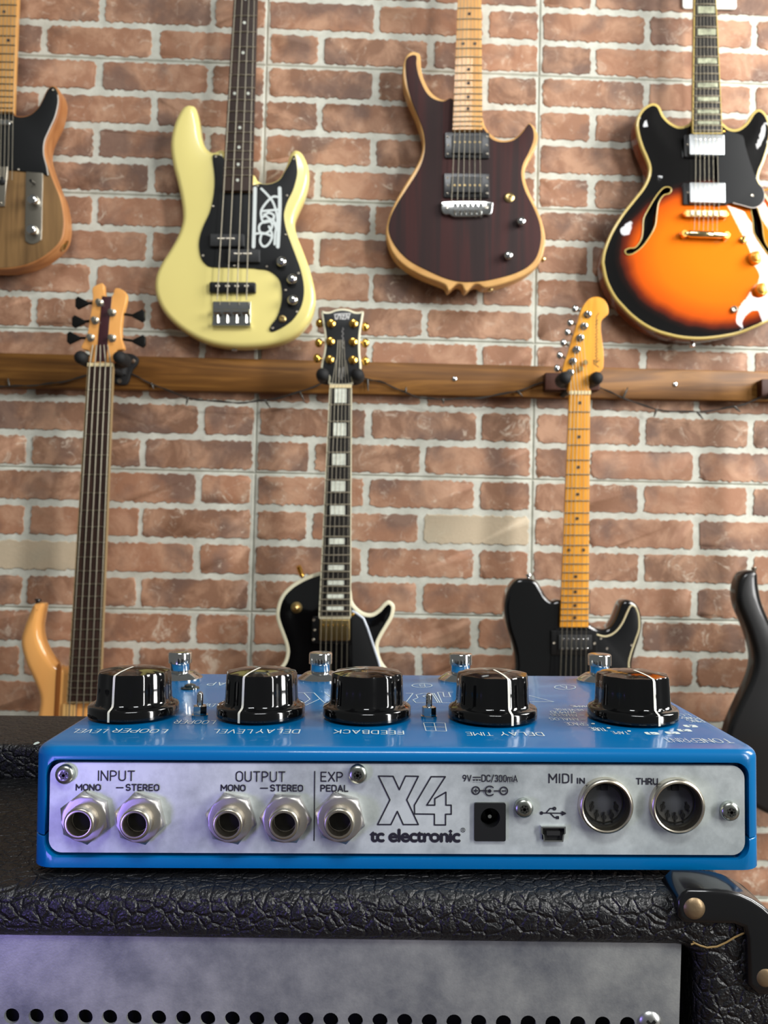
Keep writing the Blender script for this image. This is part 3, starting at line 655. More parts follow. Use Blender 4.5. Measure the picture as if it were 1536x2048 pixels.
    mb = MB(); mb.lathe(U(468.6, 694, Y+.02), (0, 0, -1), [(.004, -.003), (.004, .004), (.007, .006), (.006, .009)], 14); part(g.root, 'strap_button', mb, chrome)
pbass()

# ---------------------------------------------------------------- dark twin humbucker guitar with natural sides
def darkguitar():
    Y = wall_y(.16)-.066
    g = G('electric_guitar', 'dark purple brown double horn guitar with pale natural edges and maple neck', 'guitar', Y, (930, 380))
    c = lambda X, Yy: (740+X/3.413, Yy/3.413)
    o = [c(*p) for p in ((300, 350), (340, 368), (347, 420), (352, 480), (372, 550), (412, 620), (460, 662), (510, 678), (560, 665), (600, 720), (700, 800), (765, 800), (782, 850), (820, 908), (880, 948), (940, 953), (1000, 930), (1050, 880), (1078, 845), (1093, 838), (1128, 872), (1148, 930), (1132, 1010), (1092, 1080), (1062, 1150), (1060, 1220), (1085, 1300), (1122, 1380), (1166, 1480), (1195, 1590), (1195, 1680), (1165, 1780), (1100, 1850), (1000, 1905), (880, 1945), (800, 1962), (770, 1960), (740, 1942), (705, 1945), (660, 1984), (640, 1975), (625, 1945), (590, 1940), (540, 1980), (525, 1970), (500, 1938), (350, 1880), (230, 1810), (150, 1720), (110, 1600), (117, 1520), (150, 1420), (220, 1290), (300, 1160), (345, 1070), (362, 980), (352, 900), (318, 790), (273, 690), (235, 590), (222, 490), (233, 410), (262, 362))]
    tan = wood('pale_body_wood', [(.3, (196, 148, 88)), (.7, (224, 178, 112))], .4, .1, (12, 30, 10))
    part(g.root, 'body', body_mesh(g, g.out(o, per=4), .042, .004, .008), tan)
    t = [c(*p) for p in ((250, 400), (290, 374), (318, 384), (318, 440), (335, 520), (380, 620), (430, 670), (500, 690), (560, 672), (620, 760), (740, 850), (780, 880), (830, 945), (900, 968), (980, 955), (1040, 905), (1086, 846), (1116, 890), (1116, 960), (1085, 1040), (1045, 1120), (1035, 1200), (1060, 1300), (1120, 1420), (1160, 1530), (1168, 1640), (1140, 1750), (1080, 1820), (980, 1870), (850, 1905), (760, 1920), (640, 1925), (530, 1905), (400, 1850), (270, 1780), (180, 1690), (130, 1590), (135, 1500), (180, 1400), (250, 1290), (320, 1180), (360, 1090), (375, 1000), (365, 900), (330, 800), (285, 690), (255, 580), (243, 470))]
    g.slab('top', t, -.003, .0014, wood('dark_rosewood_top', [(.25, (27, 19, 19)), (.48, (43, 27, 27)), (.58, (60, 29, 28)), (.8, (34, 24, 24))], .7, 0, (22, 22, .9), .8), .0012)
    for box, ry, py in (((558, 925, 770, 1045), (512, 905, 815, 1078), 970), ((552, 1205, 770, 1312), (505, 1185, 815, 1348), 1265)):
        a = c(box[0], box[1]); b = c(box[2], box[3]); r0 = c(ry[0], ry[1]); r1 = c(ry[2], ry[3]); yy = (ry[1]+ry[3])/2
        g.pickup((*a, *b), .0014, .010, satinblack, ring=(*r0, *r1), ringm=blackplastic, poles=[c(578+34.4*k, py) for k in range(6)], polem=palegold, screws=[c(530, ry[1]+28), c(530, ry[3]-28), c(800, ry[1]+28), c(800, ry[3]-28), c(535, yy), c(797, yy)])
    q = [c(*p) for p in ((500, 1376), (663, 1372), (828, 1376), (838, 1400), (834, 1445), (815, 1468), (780, 1462), (740, 1475), (580, 1478), (545, 1462), (510, 1462), (490, 1435), (489, 1400))]
    br = g.slab('bridge', q, .0014, .010, chrome, .0015, per=3)
    for k in range(6):
        x = 580+35*k; mb = MB(); p = g.p(*c(x, 1415), .013); mb.box(p, (.0036, .003, .0075)); mb.cyl(g.p(*c(x, 1435), .013), g.p(*c(x+1, 1480), .006), .0026); part(br, 'saddle', mb, chrome)
        mb = MB(); mb.cyl(g.p(*c(x, 1392), .0135), g.p(*c(x, 1400), .0165), .0012, 6); part(br, 'saddle_screw', mb, blackplastic)
    for x, s in ((527, 1), (797, 1)):
        mb = MB(); mb.lathe(g.p(*c(x, 1415), .0098), (0, -1, 0), [(.0035, 0), (.003, .0012), (.001, .0008)], 12); part(br, 'post', mb, nickel)
    g.dome('control_knob', *c(1037, 1503), 8.8, .0014, .016, chrome, None, .7); g.dome('control_knob', *c(948, 1737), 8.8, .0014, .016, chrome, None, .7)
    mb = MB(); mb.lathe(g.p(*c(950, 1350), .0014), (0, -1, 0), [(.0105, 0), (.0105, .002), (.007, .004), (.0045, .004), (.004, .001)], 20); sw = part(g.root, 'switch_nut', mb, palegold); g.rod('switch_lever', c(950, 1350), .002, c(955, 1340), .012, .002, chrome, sw)
    L, bry = 618, 407; top = bry-L; end = 259; T = lambda y: (y-top)/(end-top)
    fr = [bry-L*2**(-k/12) for k in range(1, 25)]
    dots = [(T(y/3.413), f, 'dot', inkdark) for y, f in ((100, .5), (303, .27), (303, .73), (478, .5), (572, .5), (665, .5), (745, .5), (-135, .5))]
    X = lambda x0, x1, y: x0+(x1-x0)*y/259.
    st = [([(X(921+7*k, 909.5+10*k, top), top, .017), (X(921+7*k, 909.5+10*k, 412), 412, .015)], .00045 if k > 2 else .0006) for k in range(6)]
    g.neck((X(915.8, 905.5, top), top), (X(962.7, 965, top), top), (905.5, end), (965, end), .003, .0125, maple, maple, frets=[T(y) for y in fr], dots=dots, strings=st, fat=.021)
    g.slab('headstock', [(920, top), (964, top), (978, top-50), (962, top-170), (935, top-180), (915, top-110), (912, top-30)], -.012, .002, maple)
    for px, py, d in ((c(820, 1965)[0], c(820, 1965)[1], (.2, 0, -1)), (c(1172, 1765)[0], c(1172, 1765)[1], (.8, 0, -.6))):
        mb = MB(); mb.lathe(U(px, py, Y+.02), d, [(.004, -.006), (.004, .002), (.007, .004), (.006, .007)], 14); part(g.root, 'strap_button', mb, palegold)
darkguitar()

# ---------------------------------------------------------------- sunburst semi hollow guitar
def burst_mat(g):
    m, t, b = base_mat('sunburst_lacquer'); N = t.nodes.new; L = t.links.new
    tc = N('ShaderNodeTexCoord'); c = g.p(1432, 512)-g.root.location
    v = N('ShaderNodeVectorMath'); v.operation = 'SUBTRACT'; v.inputs[1].default_value = c; L(tc.outputs['Object'], v.inputs[0])
    v2 = N('ShaderNodeVectorMath'); v2.operation = 'MULTIPLY'; v2.inputs[1].default_value = (1/.232, 0, 1/.178); L(v.outputs[0], v2.inputs[0])
    ln = N('ShaderNodeVectorMath'); ln.operation = 'LENGTH'; L(v2.outputs[0], ln.inputs[0])
    n = N('ShaderNodeTexNoise'); n.inputs['Scale'].default_value = 18; n.inputs['Detail'].default_value = 5; L(tc.outputs['Object'], n.inputs['Vector'])
    a = N('ShaderNodeMath'); a.operation = 'MULTIPLY_ADD'; L(n.outputs['Fac'], a.inputs[0]); a.inputs[1].default_value = .07; L(ln.outputs['Value'], a.inputs[2])
    r = N('ShaderNodeValToRGB'); L(a.outputs[0], r.inputs['Fac']); e = r.color_ramp.elements
    e[0].position = .25; e[0].color = C3(236, 122, 0); e[1].position = .985; e[1].color = C3(7, 6, 6)
    for p, col in ((.60, (230, 112, 0)), (.80, (208, 84, 2)), (.885, (110, 36, 10)), (.94, (30, 12, 8))): k = e.new(p); k.color = C3(*col)
    L(r.outputs['Color'], b.inputs['Base Color']); b.inputs['Roughness'].default_value = .6; b.inputs['Specular IOR Level'].default_value = .05; b.inputs['Coat Weight'].default_value = 1.0; b.inputs['Coat Roughness'].default_value = .02
    return m
def semi():
    Y = wall_y(.68)-.066
    g = G('electric_guitar', 'orange and black sunburst hollow guitar with f holes and cream edging', 'guitar', Y, (1408, 450))
    c = lambda X, Yy: (1150+X/2.925, Yy/2.925)
    o = [c(*p) for p in ((455, 605), (492, 622), (520, 678), (560, 718), (610, 740), (660, 728), (692, 700), (760, 712), (850, 715))]+[(1457.7, 256.4), (1474.8, 258), (1492, 246), (1505.6, 225.6), (1517, 218.8), (1528, 224), (1537, 238), (1542, 262), (1538, 292), (1528, 323.7), (1520.6, 341), (1517.7, 356), (1522, 373), (1534, 393), (1555, 422), (1580, 460), (1600, 500), (1611, 540), (1608, 575), (1592, 605), (1566, 628), (1536, 643), (1511.9, 654.5), (1472.8, 669), (1418, 677.7), (1379, 678)]+[c(*p) for p in ((580, 1970), (480, 1942), (400, 1902), (330, 1850), (275, 1795), (225, 1735), (180, 1645), (160, 1555), (158, 1525), (170, 1460), (210, 1360), (270, 1260), (340, 1170), (395, 1100), (425, 1040), (433, 985), (417, 930), (387, 860), (364, 780), (359, 720), (375, 665), (410, 625))]
    fh = [c(*p) for p in ((545, 1105), (512, 1106), (472, 1150), (432, 1215), (396, 1285), (390, 1350), (380, 1408), (347, 1455), (312, 1460), (287, 1472), (297, 1496), (332, 1492), (382, 1455), (427, 1395), (460, 1330), (472, 1250), (484, 1190), (512, 1150), (542, 1142), (556, 1122))]
    d = lambda X, Yy: (1340+X/6.4, 380+Yy/6.4)
    fr_ = [d(*p) for p in ((1025, 215), (1060, 205), (1095, 235), (1130, 340), (1158, 450), (1172, 610), (1205, 715), (1270, 800), (1320, 830), (1335, 875), (1290, 890), (1240, 855), (1175, 770), (1105, 665), (1047, 560), (1035, 400), (1015, 290))]
    pl = g.out(o); holes = [ccw(g.out(fh, 0, 3)), ccw(g.out(fr_, 0, 3))]
    bm = burst_mat(g)
    bo = part(g.root, 'body', body_mesh(g, pl, .042, .0012, .003, dome=.010, dscale=.045, holes=holes, cell=.008), bm)
    # darker amber sides and back
    bo.data.materials.append(wood('amber_side', [(.3, (104, 46, 14)), (.7, (150, 74, 26))], .2, .8, (10, 10, 10)))
    for p in bo.data.polygons:
        if p.center.y > .0016: p.material_index = 1
    mb = MB(); mb.band(pl, g.Y-.0006, g.Y+.007, .0052); part(g.root, 'binding', mb, mat('aged_binding', (196, 172, 96), .35, 0, .3))
    top = pl
    for hl in holes:
        mb = MB(); hf = lambda q: .010*(1-math.exp(-(edist(q, top)/.045)**1.6))
        mb.tube([Vector((q[0], g.Y-hf(q)-.0004, q[1])) for q in hl]+[Vector((hl[0][0], g.Y-hf(hl[0])-.0004, hl[0][1]))], .0013, 6); part(bo, 'f_hole_edge', mb, mat('aged_binding', (196, 172, 96), .35))
        mb = MB(); mb.prism(hl, g.Y+.012, g.Y+.014); part(bo, 'f_hole_shadow', mb, darkhole)
    H = .010
    pg = [(1436, 270), (1446, 266), (1456, 262), (1478, 268), (1487, 274), (1490.6, 291), (1498.7, 319), (1509, 348.6), (1516, 364.8), (1525, 376.5), (1528.5, 389), (1526, 403), (1516, 413), (1503, 415.5), (1484, 410.7), (1466, 406), (1443, 409), (1436, 408), (1435, 340)]
    gd = g.slab('pickguard', pg, H+.004, H+.0065, mat('grey_black_guard', (34, 35, 36), .6, spec=.15), .0006); g.screw(1504.5, 391, H+.0065, gd, .0034)
    mb = MB(); mb.tube([g.p(v.x, v.y, H+.0062) for v in spline(pg[9:16], 5, False)], .0011, 6); part(gd, 'edge_line', mb, mat('grey_edge', (190, 184, 176), .4))
    g.rod('bracket', (1520, 383), H+.003, (1545, 376), -.004, .0028, gold, gd)
    g.screw(1448.5, 263, H+.0065, gd, .0028, gold)
    sil = mat('brushed_cover', (180, 184, 186), .34, 1.0)
    for box, ring in (((670, 786, 875, 905), (640, 790, 886, 917)), ((672, 1068, 880, 1184), (633, 1072, 890, 1196))):
        a = c(box[0], box[1]); b = c(box[2], box[3]); r0 = c(ring[0], ring[1]); r1 = c(ring[2], ring[3]); py = box[1]+28 if box[1] < 1000 else box[3]-32
        g.pickup((*a, *b), H, H+.010, sil, ring=(*r0, *r1), poles=[c(box[0]+35+27*k, py) for k in range(6)], polem=chrome, screws=[c(box[0]-12, (box[1]+box[3])/2), c(box[2]+12, (box[1]+box[3])/2-2)], r=.0025)
    a, b = g.p(*c(650, 1248), H+.010), g.p(*c(885, 1254), H+.010); mb = MB(); ctr = (a+b)/2; hw = (b-a).length/2
    mb.box(ctr+Vector((0, .002, 0)), (hw, .004, .0065)); br = part(g.root, 'bridge', mb, palegold)
    for k in range(6):
        mb = MB(); mb.box(a.lerp(b, .14+.144*k)+Vector((0, -.003, 0)), (.0034, .002, .005)); part(br, 'saddle', mb, nickel)
    for e_ in (a, b): mb = MB(); mb.lathe(e_+Vector((0, .008, 0)), (0, -1, 0), [(.006, 0), (.006, .008), (.005, .0095)], 14); part(br, 'post', mb, gold)
    a, b = g.p(*c(640, 1368), H+.010), g.p(*c(885, 1378), H+.010); mb = MB(); mb.tube([a, a.lerp(b, .1), a.lerp(b, .12), a.lerp(b, .88), a.lerp(b, .9), b], [.005, .006, .0075, .0075, .006, .005], 14); tp = part(g.root, 'tailpiece', mb, mat('bright_gold', (232, 212, 160), .15, 1.0))
    for e_ in (a, b): mb = MB(); mb.lathe(e_+Vector((0, .009, 0)), (0, -1, 0), [(.008, 0), (.008, .010), (.007, .013), (.004, .013)], 16); part(tp, 'post', mb, gold)
    for x, y in ((1508, 517.5), (1520, 581)):
        mb = MB(); p = g.p(x, y, H+.0); mb.lathe(p, (0, -1, 0), [(.0145, -.001), (.0138, .006), (.012, .012), (.010, .0125), (.0085, .016), (.007, .0165)], 28); part(g.root, 'control_knob', mb, mat('gold_knob', (214, 164, 64), .25, .6, .5))
    mb = MB(); mb.lathe(g.p(1486, 480, H), (0, -1, 0), [(.008, -.002), (.008, .003), (.005, .005), (.003, .005)], 16); sw = part(g.root, 'switch_nut', mb, gold); g.rod('switch_lever', (1486, 480), H+.003, (1489, 474), H+.016, .0022, blackplastic, sw)
    mb = MB(); mb.lathe(g.p(1468, 619, .0085), (0, -1, 0), [(.0075, -.002), (.0075, .002), (.005, .0035), (.004, .003), (.0035, 0)], 16); part(g.root, 'jack_socket', mb, nickel)
    L, bry = 590, 427; top_ = bry-L; end = 266; T = lambda y: (y-top_)/(end-top_)
    fr = [bry-L*2**(-k/12) for k in range(1, 23)]
    X = lambda x0, x1, y: x0+(x1-x0)*y/266.
    mid = lambda n: bry-L*(2**(-n/12)+2**(-(n-1)/12))/2
    hh = lambda n: L*(2**(-(n-1)/12)-2**(-n/12))*.00104*.62
    dots = []
    for n in (1, 3, 5, 7, 9, 12, 15, 17, 19, 21):
        dots += [(T(mid(n)), .53, (.76, hh(n)), greypearl), (T(mid(n)), .36, (.16, hh(n)*.8), pearl), (T(mid(n)), .74, (.16, hh(n)*.8), pearl)]
    st = [([(X(1394.5+6.6*k, 1392+8.4*k, top_), top_, .021), (X(1394.5+6.6*k, 1392+8.4*k, 427), 427, .0235)], .00045) for k in range(6)]+[([(1391+1+8.9*k-2, 427, .0235), (1388+9.2*k, 468, .018)], .00045) for k in range(6)]
    g.neck((X(1389.3, 1386, top_), top_), (X(1432, 1444, top_), top_), (1386, end), (1444, end), .010, .0175, ebony, wood('amber_neck', [(.3, (120, 60, 22)), (.7, (160, 84, 34))], .25, .6), frets=[T(y) for y in fr], dots=dots, strings=st, fat=.020, binding=mat('aged_binding', (196, 172, 96), .35))
    g.slab('headstock', [(1391, top_), (1430, top_), (1445, top_-60), (1440, top_-150), (1410, top_-160), (1380, top_-150), (1376, top_-60)], -.008, .006, blackgloss)
    mb = MB(); mb.lathe(U(1384, 686, Y+.02), (0, -.2, -1), [(.004, -.006), (.004, .003), (.007, .005), (.006, .009)], 14); part(g.root, 'strap_button', mb, chrome)
semi()

def hanger(px0, px1, py, Y, label, plate=None, wide=1.0, armpx=None):
    """two padded prongs on a stem that comes out of the rail"""
    c = U((px0+px1)/2, py, Y); a = U(px0, py, Y-.004); b = U(px1, py, Y-.004)
    yb = wall_y(c.x)-.0245
    root = thing('guitar_hanger', label, 'hanger', Vector((c.x, yb, c.z)), 'guitar hangers on the rail')
    yk = Y+.030
    mb = MB(); mb.tube([Vector((c.x, yb-.004, c.z-.006)), Vector((c.x, yk, c.z-.006))], .006, 10); part(root, 'stem', mb, rubber)
    for e_ in (a, b):
        s = -1 if e_.x < c.x else 1
        mb = MB(); p0 = Vector((c.x, yk, c.z-.006))
        pts = spline([(p0.x, p0.y), (c.x+s*.018*wide, yk-.001), (e_.x, yk-.014), (e_.x, Y-.016)], 5, False)
        mb.tube([Vector((v.x, v.y, c.z-.006+.006*min(1, abs(v.x-c.x)/abs(e_.x-c.x)))) for v in pts], [.006+.007*min(1., k/8.) for k in range(len(pts))], 12)
        mb.ball((e_.x, Y-.016, e_.z), .0128, 14); part(root, 'padded_prong', mb, rubber)
    return root, Vector((c.x, yb, c.z))

# ---------------------------------------------------------------- five string bass, lower left
def bass5():
    Y = 1.325
    g = G('bass_guitar', 'natural amber five string bass with dark fretboard hanging at left', 'bass guitar', Y, (180, 1300), 'guitars hung from the wooden rail')
    hon = wood('honey_wood', [(.3, (226, 154, 80)), (.55, (240, 174, 98)), (.8, (232, 162, 88))], .22, .7, (8, 20, 3), 1.0)
    o = [(70.3, 1207), (84, 1209.4), (81, 1232.8), (78, 1256), (81, 1279.7), (89.8, 1301), (101.6, 1318.8), (115, 1332.4), (134, 1336), (170, 1345), (202, 1352), (222, 1342), (240, 1334), (256, 1338), (266, 1352), (264, 1376), (268, 1410), (285, 1460), (310, 1510), (320, 1560), (300, 1610), (240, 1642), (170, 1650), (100, 1640), (50, 1600), (36, 1545), (50, 1490), (68, 1450), (73, 1425), (75.5, 1404.7), (73, 1387), (62.5, 1359.8), (48.8, 1330.5), (40, 1301), (38, 1279.7), (44, 1256), (52.7, 1232.8), (62, 1212)]
    part(g.root, 'body', body_mesh(g, g.out(o), .04, .014, .012), hon)
    g.slab('centre_strip', [(113, 1336), (122, 1338), (118, 1420), (112, 1500), (104, 1500), (108, 1420)], -.002, .0006, wood('dark_strip', [(.3, (128, 72, 30)), (.7, (158, 96, 42))], .25, .6), .0003)
    g.slab('neck_block', [(126, 1408), (150, 1408), (146, 1500), (122, 1500)], -.002, .008, wood('pale_strip', [(.3, (226, 176, 106)), (.7, (236, 190, 122))], .3, .4), .0006, smooth=False)
    hd = lambda X, Yy: (X/4.518, 540+Yy/4.518)
    h = [hd(*p) for p in ((835, 165), (880, 131), (928, 121), (938, 180), (950, 225), (985, 238), (1018, 228), (1040, 166), (1092, 172), (1140, 213), (1132, 300), (1106, 400), (1091, 520), (1096, 620), (1116, 708), (1060, 724), (1028, 770), (1018, 830), (805, 830), (812, 770), (800, 728), (734, 700), (785, 590), (808, 460), (828, 340), (838, 250))]
    hs = g.slab('headstock', h, -.012, .002, hon, .0012, per=4)
    g.slab('centre_stripe', [hd(*p) for p in ((922, 235), (955, 238), (1012, 238), (985, 500), (962, 828), (868, 828), (890, 560))], .0015, .0026, mat('purple_heart', (62, 28, 34), .35, 0, .4), .0003, parent=hs, smooth=False)
    tu = mat('black_tuner', (34, 33, 31), .3, .6)
    for px, py, bx, by, flip in ((905, 300, 770, 300, 0), (865, 460, 740, 468, 0), (825, 615, 695, 615, 0), (1018, 390, 1225, 415, 0), (1018, 620, 1230, 645, 0)):
        a = hd(px, py); b = hd(bx, by); mb = MB(); p = g.p(a[0], a[1], .002)
        mb.lathe(p, (0, -1, 0), [(.0075, 0), (.0075, .002), (.0042, .003), (.004, .012), (.0055, .0135), (.003, .014)], 16); t_ = part(hs, 'tuner_post', mb, nickel)
        mb = MB(); q0 = g.p(a[0]*.75+b[0]*.25, a[1], -.008); q1 = g.p(b[0], b[1], -.008); s = 1 if bx > px else -1
        mb.tube([q0, q1], .0028, 8)
        ctr = q1+Vector((s*.006, 0, 0)); mb.prism([(ctr.x-s*.012, ctr.z-.003), (ctr.x+s*.008, ctr.z-.013), (ctr.x+s*.013, ctr.z-.008), (ctr.x+s*.013, ctr.z+.008), (ctr.x+s*.008, ctr.z+.013), (ctr.x-s*.012, ctr.z+.003)], ctr.y-.003, ctr.y+.003, .001); part(hs, 'tuner_key', mb, tu)
    L, nut = 878, 731; top, end = 733, 1404; T = lambda y: (y-top)/(end-top)
    fr = fretpos(nut, L, 24)
    st = []
    for k in range(5):
        f = .07+.215*k; xt = 176+(225-176)*f; xb = 134.5+(199-134.5)*f; st.append(([(xt+(200-xt)*.3, 690, .006), (xt, 728, .0145), (xb, 1412, .016), (xb-4, 1500, .015)], .0012))
    g.neck((176, top), (225, top), (134.5, end), (199, end), .003, .0115, wood('wenge_board', [(.3, (40, 26, 22)), (.7, (66, 46, 38))], .45, 0, (90, 90, 5)), hon, frets=[T(y) for y in fr], strings=st, fat=.02, binding=mat('tan_edge', (150, 128, 92), .4), nutm=bone, nutpx=7)
    mb = MB(); mb.lathe(U(75.5, 1207, Y+.014), (0.1, 0, 1), [(.004, -.003), (.004, .004), (.0068, .006), (.006, .009)], 14); part(g.root, 'strap_button', mb, blackplastic)
    g.slab('bridge_pickup', [(90, 1540), (180, 1540), (180, 1575), (90, 1575)], 0, .01, blackplastic, .001, smooth=False)
    # hanger with a cast back plate
    root, c = hanger(166, 243, 718, Y, 'black padded hanger holding the five string bass')
    mb = MB(); p = on_wall(248, 735, .03)
    pl = [on_wall(*v, .03) for v in ((232, 710), (262, 708), (276, 716), (275, 728), (264, 742), (256, 766), (243, 770), (226, 764), (222, 748))]
    y0 = sum(v.y for v in pl)/len(pl); mb.prism([(v.x, v.z) for v in spline([(v.x, v.z) for v in pl], 4)] if False else [(v[0], v[1]) for v in spline([(v.x, v.z) for v in pl], 4)], y0-.004, y0+.005, .002); bp = part(root, 'back_plate', mb, rubber)
    mb = MB(); mb.tube([Vector((c.x, c.y-.008, c.z-.006)), on_wall(246, 735, .032)], .011, 10); part(root, 'swivel_arm', mb, rubber)
    for v in ((267.5, 723), (239, 762)):
        mb = MB(); mb.lathe(on_wall(*v, .0335), WN, [(.005, 0), (.0045, .002), (.002, .0026)], 12); part(bp, 'screw', mb, nickel)
bass5()

# ---------------------------------------------------------------- black single cutaway with block inlays
def lespaul():
    Y = 1.318
    g = G('electric_guitar', 'black single cutaway guitar with white edging and white block inlays', 'guitar', Y, (675, 1300), 'guitars hung from the wooden rail')
    o = [(644, 1144), (629.4, 1146.9), (613.8, 1152.7), (598, 1160.5), (580.5, 1172), (565, 1188), (556, 1207), (552.2, 1229), (556, 1248), (564, 1270), (570.8, 1289.5), (572.5, 1307), (566, 1326.6), (545, 1350), (515, 1390), (495, 1440), (500, 1500), (540, 1555), (610, 1585), (675, 1590), (740, 1580), (805, 1545), (840, 1490), (840, 1430), (810, 1380), (780, 1345), (764, 1324.6), (757.3, 1303), (757.3, 1287.5), (764, 1272), (775.9, 1252), (785.6, 1234.8), (789.5, 1217), (786.6, 1207.4), (777.8, 1201.6), (768, 1206.4), (756.3, 1219), (742.7, 1227), (727, 1225), (713.4, 1215), (704.6, 1201.6), (701.6, 1180), (690, 1160), (665, 1148)]
    pl = g.out(o)
    bk = mat('deep_black_lacquer', (5, 5, 6), .15, 0, 1.0)
    part(g.root, 'body', body_mesh(g, pl, .05, .0012, .003, dome=.009, dscale=.05, cell=.009), bk)
    mb = MB(); mb.band(pl, g.Y-.0006, g.Y+.007, .0066); part(g.root, 'binding', mb, ivory)
    H = .008
    pk = g.pickup((639, 1239, 700, 1281), H, H+.008, palegold, ring=(624, 1234, 716, 1287), poles=[(646+9.6*k, 1251) for k in range(6)], polem=gold, screws=[(629.5, 1260), (711, 1261), (628, 1240), (627, 1279), (711, 1241), (711, 1280)])
    pgd = g.slab('pickguard', [(703, 1224), (712, 1226), (726, 1236), (734, 1254), (757, 1326), (770, 1380), (742, 1420), (706, 1420), (704, 1300)], H+.004, H+.0065, mat('black_guard', (24, 25, 26), .5, spec=.25), .0005, smooth=False)
    mb = MB(); mb.tube([g.p(*v, H+.0063) for v in ((704, 1222), (714, 1227), (727, 1237), (735, 1256), (757, 1322), (771, 1376))], .0022, 6); part(pgd, 'edge_line', mb, mat('edge_glint', (206, 214, 226), .3))  # window reflection along the guard's bevel, painted as a pale blue strip
    g.screw(706, 1229, H+.0065, pgd, .0032, gold)
    mb = MB(); p = g.p(593, 1215, .006); mb.lathe(p, (0, -1, 0), [(.011, -.002), (.011, .001), (.006, .002), (.005, .008)], 16); mb.ball(p+Vector((0, -.012, 0)), .0062, 14); part(g.root, 'selector_switch', mb, palegold)
    mb = MB(); a = U(607, 1160, Y+.02); b = U(597, 1132, Y+.01); d = (b-a).normalized(); mb.lathe(a, d, [(.0035, 0), (.0035, .008), (.006, .010), (.0045, .014), (.0055, .020), (.005, (b-a).length)], 14); part(g.root, 'strap_button', mb, gold)
    hd = lambda X, Yy: (580+X/5.486, 590+Yy/5.486)
    h = [hd(*p) for p in ((345, 178), (390, 186), (440, 183), (500, 160), (575, 150), (650, 160), (705, 183), (755, 187), (805, 181), (797, 260), (775, 400), (767, 520), (769, 640), (782, 800), (740, 860), (690, 900), (672, 985), (437, 985), (425, 900), (385, 860), (338, 800), (368, 650), (383, 520), (374, 400), (352, 260))]
    hs = g.slab('headstock', h, -.012, .003, mat('satin_black_face', (24, 25, 26), .35, 0, .3), .0008, per=4)
    mb = MB(); hp = g.out(h, .003, 4); mb.band(hp, g.Y-.0034, g.Y+.002, .0036, .0003); part(hs, 'binding', mb, ivory)
    for X, Yy, bx, by in ((450, 315, 325, 310), (440, 510, 315, 525), (435, 710, 298, 695), (695, 315, 825, 350), (690, 515, 827, 528), (690, 715, 828, 726)):
        a = hd(X, Yy); b = hd(bx, by); mb = MB(); mb.lathe(g.p(*a, .003), (0, -1, 0), [(.0085, 0), (.0085, .002), (.005, .0035), (.0042, .010), (.0046, .011), (.002, .0115)], 18); part(hs, 'tuner_post', mb, gold)
        q0 = g.p(a[0]*.5+b[0]*.5, a[1]*.5+b[1]*.5, -.006); q1 = g.p(*b, -.006); mb = MB(); mb.tube([q0, q1], .0026, 8); mb.ball(q1, .0085, 14, (.95, .6, 1.15)); part(hs, 'tuner_key', mb, gold)
    mb = MB()
    for s_ in ([(495, 225), (500, 262), (520, 262), (528, 230)], [(528, 230), (545, 215), (560, 240), (548, 262)], [(565, 225), (600, 222), (570, 262), (605, 262)], [(612, 262), (622, 215), (640, 262), (655, 210)], [(490, 215), (540, 208), (600, 205), (662, 205)]): mb.ribbon([hd(*v) for v in s_], 2.2, lambda a, b: g.p(a, b, .0033))
    part(hs, 'logo', mb, mat('pearl_logo', (206, 206, 204), .35))
    mb = MB(); mb.ribbon([hd(578+10*math.sin(k*1.7), 360+k*14) for k in range(17)], 1.6, lambda a, b: g.p(a, b, .0033)); part(hs, 'script', mb, mat('grey_script', (128, 126, 124), .4))
    cov = g.slab('truss_rod_cover', [hd(*p) for p in ((560, 745), (600, 800), (612, 880), (600, 940), (560, 965), (530, 940), (522, 880), (530, 800))], .003, .0042, mat('satin_black_face', (24, 25, 26), .35), .0004, parent=hs)
    mb = MB(); mb.ribbon([hd(*v) for v in ((535, 800), (530, 900), (550, 800), (560, 930), (585, 790), (590, 900))], 1.3, lambda a, b: g.p(a, b, .0044)); part(cov, 'script', mb, mat('grey_script', (128, 126, 124), .4))
    L, nut = 638, 774; top, end = 776, 1235; T = lambda y: (y-top)/(end-top)
    fp = [nut]+fretpos(nut, L, 22); dots = []
    for n in (1, 3, 5, 7, 9, 12, 15, 17, 19, 21):
        hgt = (fp[n]-fp[n-1])*.00098*(.8 if n < 12 else .62); dots.append((T((fp[n]+fp[n-1])/2), .5, (.56, hgt), pearl))
    st = [([(672+4.0*k, 720 if k in (0, 5) else 680, .008), (663.5+7*k, 772, .0185), (642.5+10.5*k, 1237, .0235), (638+11*k, 1400, .025)], .0006 if k < 3 else .0004) for k in range(6)]
    g.neck((660, top), (702.5, top), (638.5, end), (700.5, end), .010, .0165, ebony, bk, frets=[T(y) for y in fp[1:]], dots=dots, strings=st, fat=.02, binding=ivory, nutm=bone, nutpx=6)
    hanger(646, 715, 752, Y, 'black padded hanger holding the black guitar with block inlays')
lespaul()

